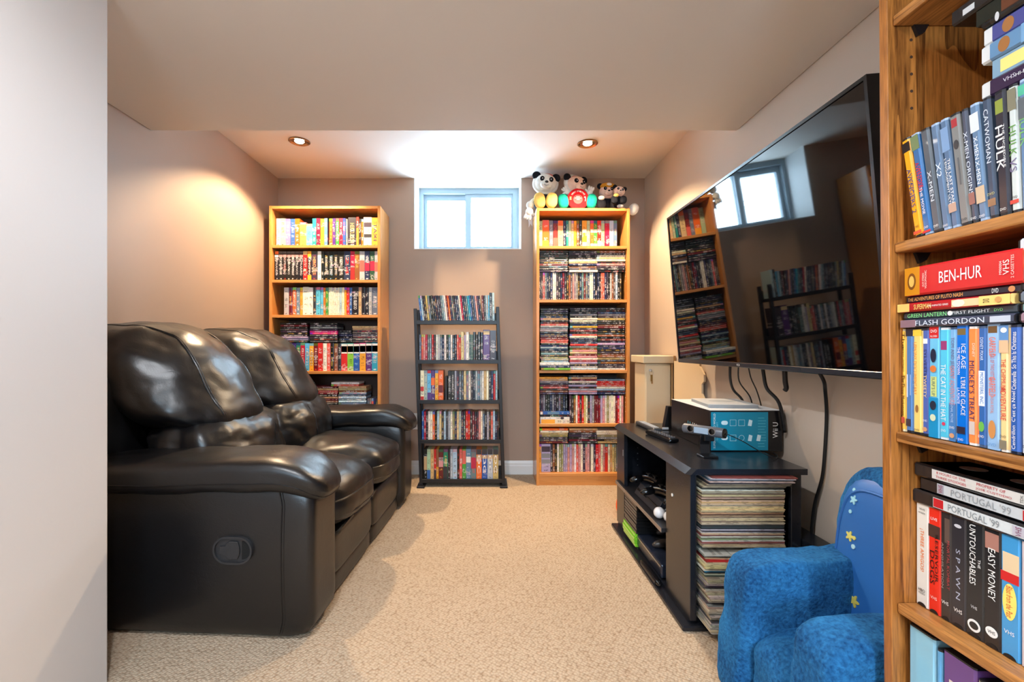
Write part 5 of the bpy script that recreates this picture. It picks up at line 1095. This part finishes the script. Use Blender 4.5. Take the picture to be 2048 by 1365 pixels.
# --- shelf c : standing children's discs
Yc = [.8605,.8515,.837,.8195,.8056,.788,.771,.759,.7415,.726,.7126,.695,.682,.668]
uc = [
 ('yellow disc case at the panel end of the middle oak shelf', (238,184,70), (226,210,170), [('t','The',.89,.03,0,.006,(90,60,20)),('t','MICKEY - DONALD - GOOFY',.64,.07,0,.0032,(80,50,20)),('t','The Three Musketeers',.35,.075,0,.0068,(70,40,14)),('b',.08,.14,(190,80,60),-.4,.4)]),
 ('mid blue disc case with pale two-line title, second on the middle oak shelf', (76,122,178), (30,32,40), [('b',.93,1,(44,44,56)),('b',.36,.56,(150,176,212),.12,.28),('b',.34,.56,(206,216,234),-.3,-.12),('b',.06,.13,(70,60,66),-.4,.3)]),
 ('lemon yellow disc case with orange outline letters, third on the middle oak shelf', (246,212,120), (36,32,34), [('b',.93,.99,(240,200,70)),('t','LEMONY DOCUMENTARY',.62,.095,-.2,.0055,(226,140,60)),('o',.24,.003,.007,(160,110,60)),('t','DVD',.04,.009,0,.0035,BLK_,'flat')]),
 ('violet-blue disc case with a white numeral, fourth on the middle oak shelf', (84,104,176), (40,44,60), [('t','1',.88,.008,0,.009,WHT,'flat'),('t','SYLVESTER',.66,.055,0,.005,(34,28,70)),('t','TWEETY',.46,.04,0,.005,(240,206,140)),dvdmark(.14),('o',.06,.004,.004,(206,150,110))]),
 ('sky blue disc case with a red square on top, fifth on the middle oak shelf', (110,190,224), (110,190,224), [('b',.895,1,(206,44,44)),('t','DVD',.96,.011,0,.005,WHT,'flat'),('t','FULL SCREEN',.915,.012,0,.003,WHT,'flat'),('b',.37,.55,(206,214,130),-.32,.32),('t',"SURF'S UP",.46,.032,0,.006,(70,110,110)),('b',0,.36,(30,140,190)),('o',.74,.005,.012,(34,40,60)),('o',.62,.0055,.006,(214,120,60)),('o',.29,.0055,.008,(40,44,60)),('o',.18,.005,.006,(206,214,180))]),
 ('cyan disc case with a bold white title, sixth on the middle oak shelf', (84,190,220), (226,230,232), [('b',.80,.88,(150,60,110),-.32,.32),('t','THE CAT IN THE HAT',.42,.095,-.05,.0085,WHT),('o',.14,.003,.003,(206,60,90)),dvdmark(.08)]),
 ('powder blue disc case with pink block letters, seventh on the middle oak shelf', (120,170,212), (60,80,110), [('b',0,.33,(74,124,180)),('t',"TOM AND JERRY'S",.74,.065,0,.0075,(96,100,130)),('t','GIANT ADVENTURE',.49,.065,0,.0085,(206,130,130)),('t','ORIGINAL MOVIE',.27,.04,0,.004,(170,196,226)),dvdmark(.12),('o',.05,.004,.004,(206,150,110))]),
 ('strong blue disc case with white bilingual title, eighth on the middle oak shelf', (4,108,206), (4,108,206), [('b',.92,.975,(120,100,60),-.4,.4),('t','ICE AGE',.74,.04,.2,.007,WHT),('t','THE MELTDOWN',.70,.045,-.24,.0042,WHT),('t',"L'ERE DE GLACE",.40,.062,.2,.007,WHT),('t','LA FONTE',.40,.026,-.24,.0042,WHT),('b',.08,.14,(50,44,60),-.4,.4),dvdmark(.03)]),
 ('orange disc case with dark blue title, ninth on the middle oak shelf', (248,136,70), (226,224,220), [('t','DISNEY',.80,.022,.15,.004,(246,214,190)),('t',"MICKEY'S TREAT",.46,.095,0,.0075,(34,34,90)),('b',.09,.2,(206,190,180),-.3,.3)]),
 ('denim blue disc case with a white label, tenth on the middle oak shelf', (54,100,164), (70,90,120), [('t','DISNEY PIXAR',.81,.036,0,.0045,(206,220,240)),('b',.34,.63,(230,236,242),-.36,.36),('t','MONSTERS, INC.',.485,.05,0,.0058,(40,110,180)),('o',.17,.004,.008,(110,180,80)),dvdmark(.09)]),
 ('wide pale blue disc case with orange letters, eleventh on the middle oak shelf', (150,186,222), (150,186,222), [('b',.93,.985,(110,80,50),-.38,.38),('t','GARFIELD',.82,.030,0,.009,(244,112,70)),('t','A TAIL OF TWO KITTIES',.67,.045,0,.0055,(206,104,90)),('t','GARFIELD',.50,.030,0,.009,(244,112,70)),('t','PACHA ROYAL',.36,.028,0,.0045,(206,120,100)),('o',.16,.005,.014,(206,140,80)),('t','DVD',.04,.012,0,.0045,(90,140,190),'flat')]),
 ('sand coloured disc case with red title, twelfth on the middle oak shelf', (240,204,140), (230,226,214), [('b',.86,1,(96,140,190)),('o',.96,.0042,.004,WHT),('b',.78,.88,(226,180,140)),('t','THE CHIPMUNK',.60,.05,0,.0062,(206,60,50)),('t','ADVENTURE',.38,.05,0,.0072,(206,60,50)),dvdmark(.12,BLK_),('b',.02,.09,(130,120,100),-.4,.4)]),
 ('deep blue disc case with white script up the spine, thirteenth on the middle oak shelf', (52,92,164), (30,34,50), [('t','Cinderella  So This Is Christmas',.72,.085,0,.0058,WHT,'up'),('t',"Cendrillon  C'est \u00e7a Noel",.26,.085,0,.0058,WHT,'up')]),
]
for k, (lab, col, cs, its) in enumerate(uc):
    y0, y1 = Yc[k], Yc[k+1]
    u = unit('dvd_case', lab, 'case', 'disc cases standing on the middle oak shelf', y0-y1-0.0006, 0.135, 0.19+(0.002 if col == cs else 0), 0.776, y0, 0.790, col, case=cs, wrap=(col == cs)); spine(u, its)
for k, c_ in enumerate(((206,210,214),(70,90,130),(150,60,60),(220,210,180))):
    u = unit('dvd_case', f'{("pale grey","slate blue","brick red","cream")[k]} disc case beyond the script one on the middle oak shelf', 'case', 'disc cases standing on the middle oak shelf', 0.0142, 0.135, 0.19, 0.777, 0.6675-0.0148*k, 0.790, c_); spine(u, [dvdmark(.07, WHT if sum(c_) < 500 else BLK_)])
# --- lying stack over them
zt = 0.790+0.1925; ff = 'lying over the middle shelf discs'
for lab, col, cs, th, yf, x, its in (
 ('grey chrome-lettered disc case lying lowest over the middle shelf discs', (66,74,90), (24,24,28), .0142, .856, .772, [('b',.0,.16,(140,110,120)),('t','FLASH GORDON',.47,.115,0,.009,(206,214,226),'up'),('b',.82,.97,(190,196,206),-.35,.35)]),
 ('charcoal disc case with green title, second lying over the middle shelf discs', (60,70,78), (26,28,30), .0142, .8555, .777, [('t','GREEN LANTERN',.24,.072,0,.0072,(130,230,140),'up'),('o',.465,.004,.004,WHT),('t','FIRST FLIGHT',.64,.058,0,.005,(220,228,230),'up'),('t','DVD',.86,.012,0,.004,(130,210,120),'up')]),
 ('red and cream disc case, third lying over the middle shelf discs', (178,26,34), (236,200,120), .0155, .860, .770, [('b',0,.13,(246,196,110)),('b',.54,.77,(236,200,150),-.4,.4),('o',.60,.006,.010,(246,224,200)),('b',.77,1,(240,206,120)),('t','SUPERMAN',.27,.032,0,.009,(240,206,110),'up'),('t','THE ANIMATED SERIES',.42,.036,0,.003,WHT,'up'),('t','DVD',.83,.006,0,.009,(60,40,30),'flat'),('o',.92,.0045,.0045,(206,150,90))]),
 ('navy disc case with orange title, fourth lying over the middle shelf discs', (38,40,54), (24,26,34), .0138, .850, .778, [('t','THE ADVENTURES OF PLUTO NASH',.28,.098,0,.0062,(244,170,80),'up'),('t','DVD',.80,.009,0,.007,WHT,'up'),('o',.92,.0045,.0045,(206,140,90))])):
    u = unit('dvd_case', lab, 'case', 'discs '+ff, th-0.0005, 0.135, 0.187, x, yf, zt, col, case=cs, flat=True, lip=0.002); spine(u, its); zt += th
u = unit('vhs_tape', 'thick red tape box with large white serif title on the lying stack', 'video tape', None, 0.0505, 0.105, 0.187, 0.772, .8465, zt, (206,40,44), case=(190,60,40), flat=True, lip=0.0005)
spine(u, [('b',0,.155,(206,134,20)),('o',.075,.015,.008,(120,70,20)),('o',.075,.010,.005,(226,180,90)),('t','THE STEREO\nVIDEOPHONIC',.22,.028,0,.009,(246,200,190),'flat')][:3]+[('t','IN STEREO\nVIDEOPHONIC',.21,.034,0,.012,(246,200,190))][:0]+[('t','BEN-HUR',.53,.068,0,.0195,WHT,'up')])
def sidetext(s, a, l, hh, col):   # lines that run across the thick spine
    t_, w, h, ox = u; text(s, l, hh, ink(col), t_, (ox, -0.0022, (1-a)*h), (1,0,0), (0,0,1))
sidetext('HI-FI STEREO', .20, .024, .0034, (246,206,196)); sidetext('VIDEOPHONIC', .225, .032, .0036, (246,206,196)); sidetext('M900004', .855, .020, .0036, (246,220,210)); sidetext('VHS', .895, .022, .0085, (246,226,216)); sidetext('2 CASSETTES', .94, .034, .004, (246,206,196))
for k, (c_, th, nm) in enumerate((((150,120,130),.0145,'mauve'),((120,150,150),.0145,'grey-green'),((110,120,130),.016,'slate'),((40,44,54),.0145,'ink blue'),((90,110,140),.02,'steel blue'),((226,206,120),.022,'straw yellow'),((206,206,210),.02,'pale grey'))):
    zt2 = 0.9825+sum((.0145,.0145,.016,.0145,.02,.022,.02)[:k])
    u = unit('dvd_case', f'{nm} case in the second lying pile over the middle shelf, at the entry side', 'case', 'second pile over the middle shelf', th-0.0006, 0.135, 0.187, 0.774+0.003*(k%2), .6665, zt2, c_, flat=True, lip=0.003); spine(u, [('b',.05,.12,(226,226,226),-.3,.3)])
# --- shelf d : tapes
Yd = [.859,.835,.8127,.794,.7695,.7415,.7167,.691]
ud = [
 ('white tape sleeve with orange title, first on the lower oak shelf', (226,222,212), [('t','VHS',.95,.011,0,.004,BLK_,'flat'),('t','HI-FI DIGITAL',.915,.013,0,.003,BLK_,'flat'),('t','\u00a1THREE AMIGOS!',.55,.078,0,.0085,(236,120,30)),('t','HBO',.155,.013,0,.0055,BLK_,'flat'),('t','VIDEO',.125,.013,0,.0035,BLK_,'flat')]),
 ('red tape sleeve with black title, second on the lower oak shelf', (228,44,30), [('b',.72,.84,(70,50,46)),('t','LIVE',.90,.012,0,.005,WHT,'flat'),('t','RESERVOIR',.53,.085,.22,.0055,BLK_),('t','DOGS',.43,.06,-.14,.0085,BLK_),('t','VHS',.145,.012,0,.0055,(250,210,200),'flat')]),
 ('dark brown tape sleeve with red lettering, third on the lower oak shelf', (52,44,44), [('b',.72,.95,(96,78,70),-.1,.4),('t','MORTAL KOMBAT',.52,.085,.28,.0045,(170,60,66)),('t','ANNIHILATION',.50,.08,-.26,.0035,(150,140,136)),('t','VHS',.16,.012,0,.006,WHT,'flat')]),
 ('charcoal tape sleeve with widely spaced letters, fourth on the lower oak shelf', (46,44,50), [('t','S P A W N',.48,.085,0,.0072,(170,176,196)),('t','VHS',.15,.014,0,.0065,WHT,'flat'),('o',.92,.006,.003,(200,200,206))]),
 ('black tape sleeve with tall white title, fifth on the lower oak shelf', (34,36,40), [('t','UNTOUCHABLES',.72,.098,-.1,.0095,WHT),('t','THE',.66,.014,.28,.004,WHT),('t','VHS',.26,.01,0,.005,(206,206,206),'flat'),('o',.10,.010,.010,WHT),('o',.10,.007,.006,(34,36,40))]),
 ('black tape sleeve with a pink photo block, sixth on the lower oak shelf', (32,32,36), [('b',.83,.97,(170,120,106),-.42,.42),('t','EASY MONEY',.62,.082,0,.0105,WHT),('o',.13,.009,.008,WHT),('t','VHS',.13,.011,0,.005,BLK_,'flat')]),
 ('sky blue tape sleeve with a yellow oval, seventh on the lower oak shelf', (66,150,206), [('b',.70,.86,(226,200,160),-.4,.5),('b',.62,.70,(206,40,40)),('o',.46,.0095,.028,(248,224,110)),('t','Blast from the Past',.46,.048,0,.0085,(206,60,40)),('t','VHS',.21,.014,0,.006,WHT,'flat')]),
]
for k, (lab, col, its) in enumerate(ud):
    u = unit('vhs_tape', lab, 'video tape', 'tapes standing on the lower oak shelf', Yd[k]-Yd[k+1]-0.0007, 0.104, 0.187, 0.800, Yd[k], 0.470, col, case=(20,20,22), lip=0.0005, wrap=True); spine(u, its)
    t_, w, h, ox = u
    plate(0, 0, M_INK, t_, (0, -0.0009, 0.0), (1,0,0), (0,0,1), name='thumb_notch', t=0.0002, n=circle(0.006, 12, a0=0, a1=PI, rx=w*0.36))
for k, c_ in enumerate(((206,190,190),(40,60,90),(30,30,30))):
    u = unit('vhs_tape', f'{("rosy grey","navy","black")[k]} tape sleeve past the sky blue one on the lower oak shelf', 'video tape', 'tapes standing on the lower oak shelf', 0.0245, 0.104, 0.187, 0.800, 0.6905-0.025*k, 0.470, c_, lip=0.0005); spine(u, [('t','VHS',.2,.013,0,.006,WHT if k else BLK_,'flat')])
zt = 0.470+0.188
for k, (lab, x, yf, its) in enumerate((
 ('black video tape with outlined label, lowest of three lying on tape sleeves', .797, .861, [('b',.21,.97,(212,216,216),-.36,.36),('b',.215,.31,(196,40,44),-.32,.32),('t',"PORTUGAL '99",.57,.080,0,.0115,(130,136,140),'up'),('b',.88,.965,(190,186,196),-.3,.3),('t','VHS',.925,.014,0,.008,(130,60,90),'flat')]),
 ('black video tape with outlined label, middle of three lying on tape sleeves', .803, .852, [('b',.17,.97,(206,210,212),-.36,.36),('b',.175,.235,(170,166,176),-.32,.32),('t','VHS',.205,.014,0,.007,(150,60,80),'flat'),('t',"PORTUGAL '99",.55,.092,0,.0115,(150,154,158),'up'),('b',.88,.965,(196,40,44),-.32,.32)]),
 ('black video tape with red handwriting, topmost of three lying on tape sleeves', .798, .858, [('b',.18,.96,(220,216,210),-.34,.34),('t','8 HOURS OF THE',.36,.050,.16,.0042,(186,40,54),'up'),('t','THREE STOOGES',.36,.052,-.14,.0042,(186,40,54),'up'),('t','PROPERTY OF',.70,.042,.16,.0046,(186,40,54),'up'),('t','JOSE CUSTODIO',.72,.052,-.14,.0046,(186,40,54),'up'),('t','TDK',.93,.012,0,.004,BLK_,'flat')]))):
    u = unit('vhs_tape', lab, 'video tape', 'video tapes lying on the tape sleeves', 0.0245, 0.103, 0.187, x, yf, zt, (34,34,36), case=(24,24,26), flat=True, lip=0.001); spine(u, its)
    if k == 0: plate(0.187*0.99, 0.09, plain('blue_tape_tray', (70,120,180), 0.2), u[0], (0.0249, 0.05, 0.187/2), (0,0,1), (0,1,0), name='top_print', t=0.0003)
    if k == 2:
        plate(0.187*0.97, 0.095, plain('wine_tape_top', (60,30,34), 0.15), u[0], (0.0249, 0.052, 0.187/2), (0,0,1), (0,1,0), name='top_print', t=0.0003)
        for a_ in (0.055, 0.135): plate(0, 0, plain('reel_window', (150,140,140), 0.1), u[0], (0.0253, 0.055, a_), (0,0,1), (0,1,0), name='reel_window', t=0.0003, n=[(p_[0], p_[1]) for p_ in circle(0.018, 20)])
    zt += 0.0250
# --- bottom shelf albums
for lab, col, y0, y1, hh, its in (
 ('tall light blue album at the panel end of the bottom oak shelf', (140,196,220), .853, .803, .335, []),
 ('narrow blue album between the light blue and purple ones', (90,160,206), .801, .791, .322, []),
 ('purple album with a small picture on its spine, bottom oak shelf', (104,66,128), .789, .735, .330, [('b',.66,.86,(206,190,180),-.30,.26)]),
 ('slim cream album beside the purple one', (206,196,160), .733, .724, .318, []),
 ('dark red album beside the cream one', (76,24,32), .722, .678, .315, [('t','ALBUM',.8,.03,0,.01,(206,170,90))][:0]),
 ('grey album beside the dark red one', (96,98,104), .675, .630, .31, [])):
    u = unit('album', lab, 'album', 'albums on the bottom oak shelf', y0-y1-0.001, 0.26, hh, 0.778, y0, 0.10, col, case=(30,28,30), lip=0.003); spine(u, its)
# a boxed tape and a dark case on the top shelf
u = unit('vhs_tape', 'dark red patterned tape lying on the shelf above the lying stack', 'video tape', None, 0.026, 0.104, 0.19, 0.80, .859, 1.568, (60,20,26), case=(40,16,20), flat=True); spine(u, [('b',.05,.09,(206,170,110)),('b',.15,.18,(206,190,150)),('b',.28,.31,(176,150,110))])
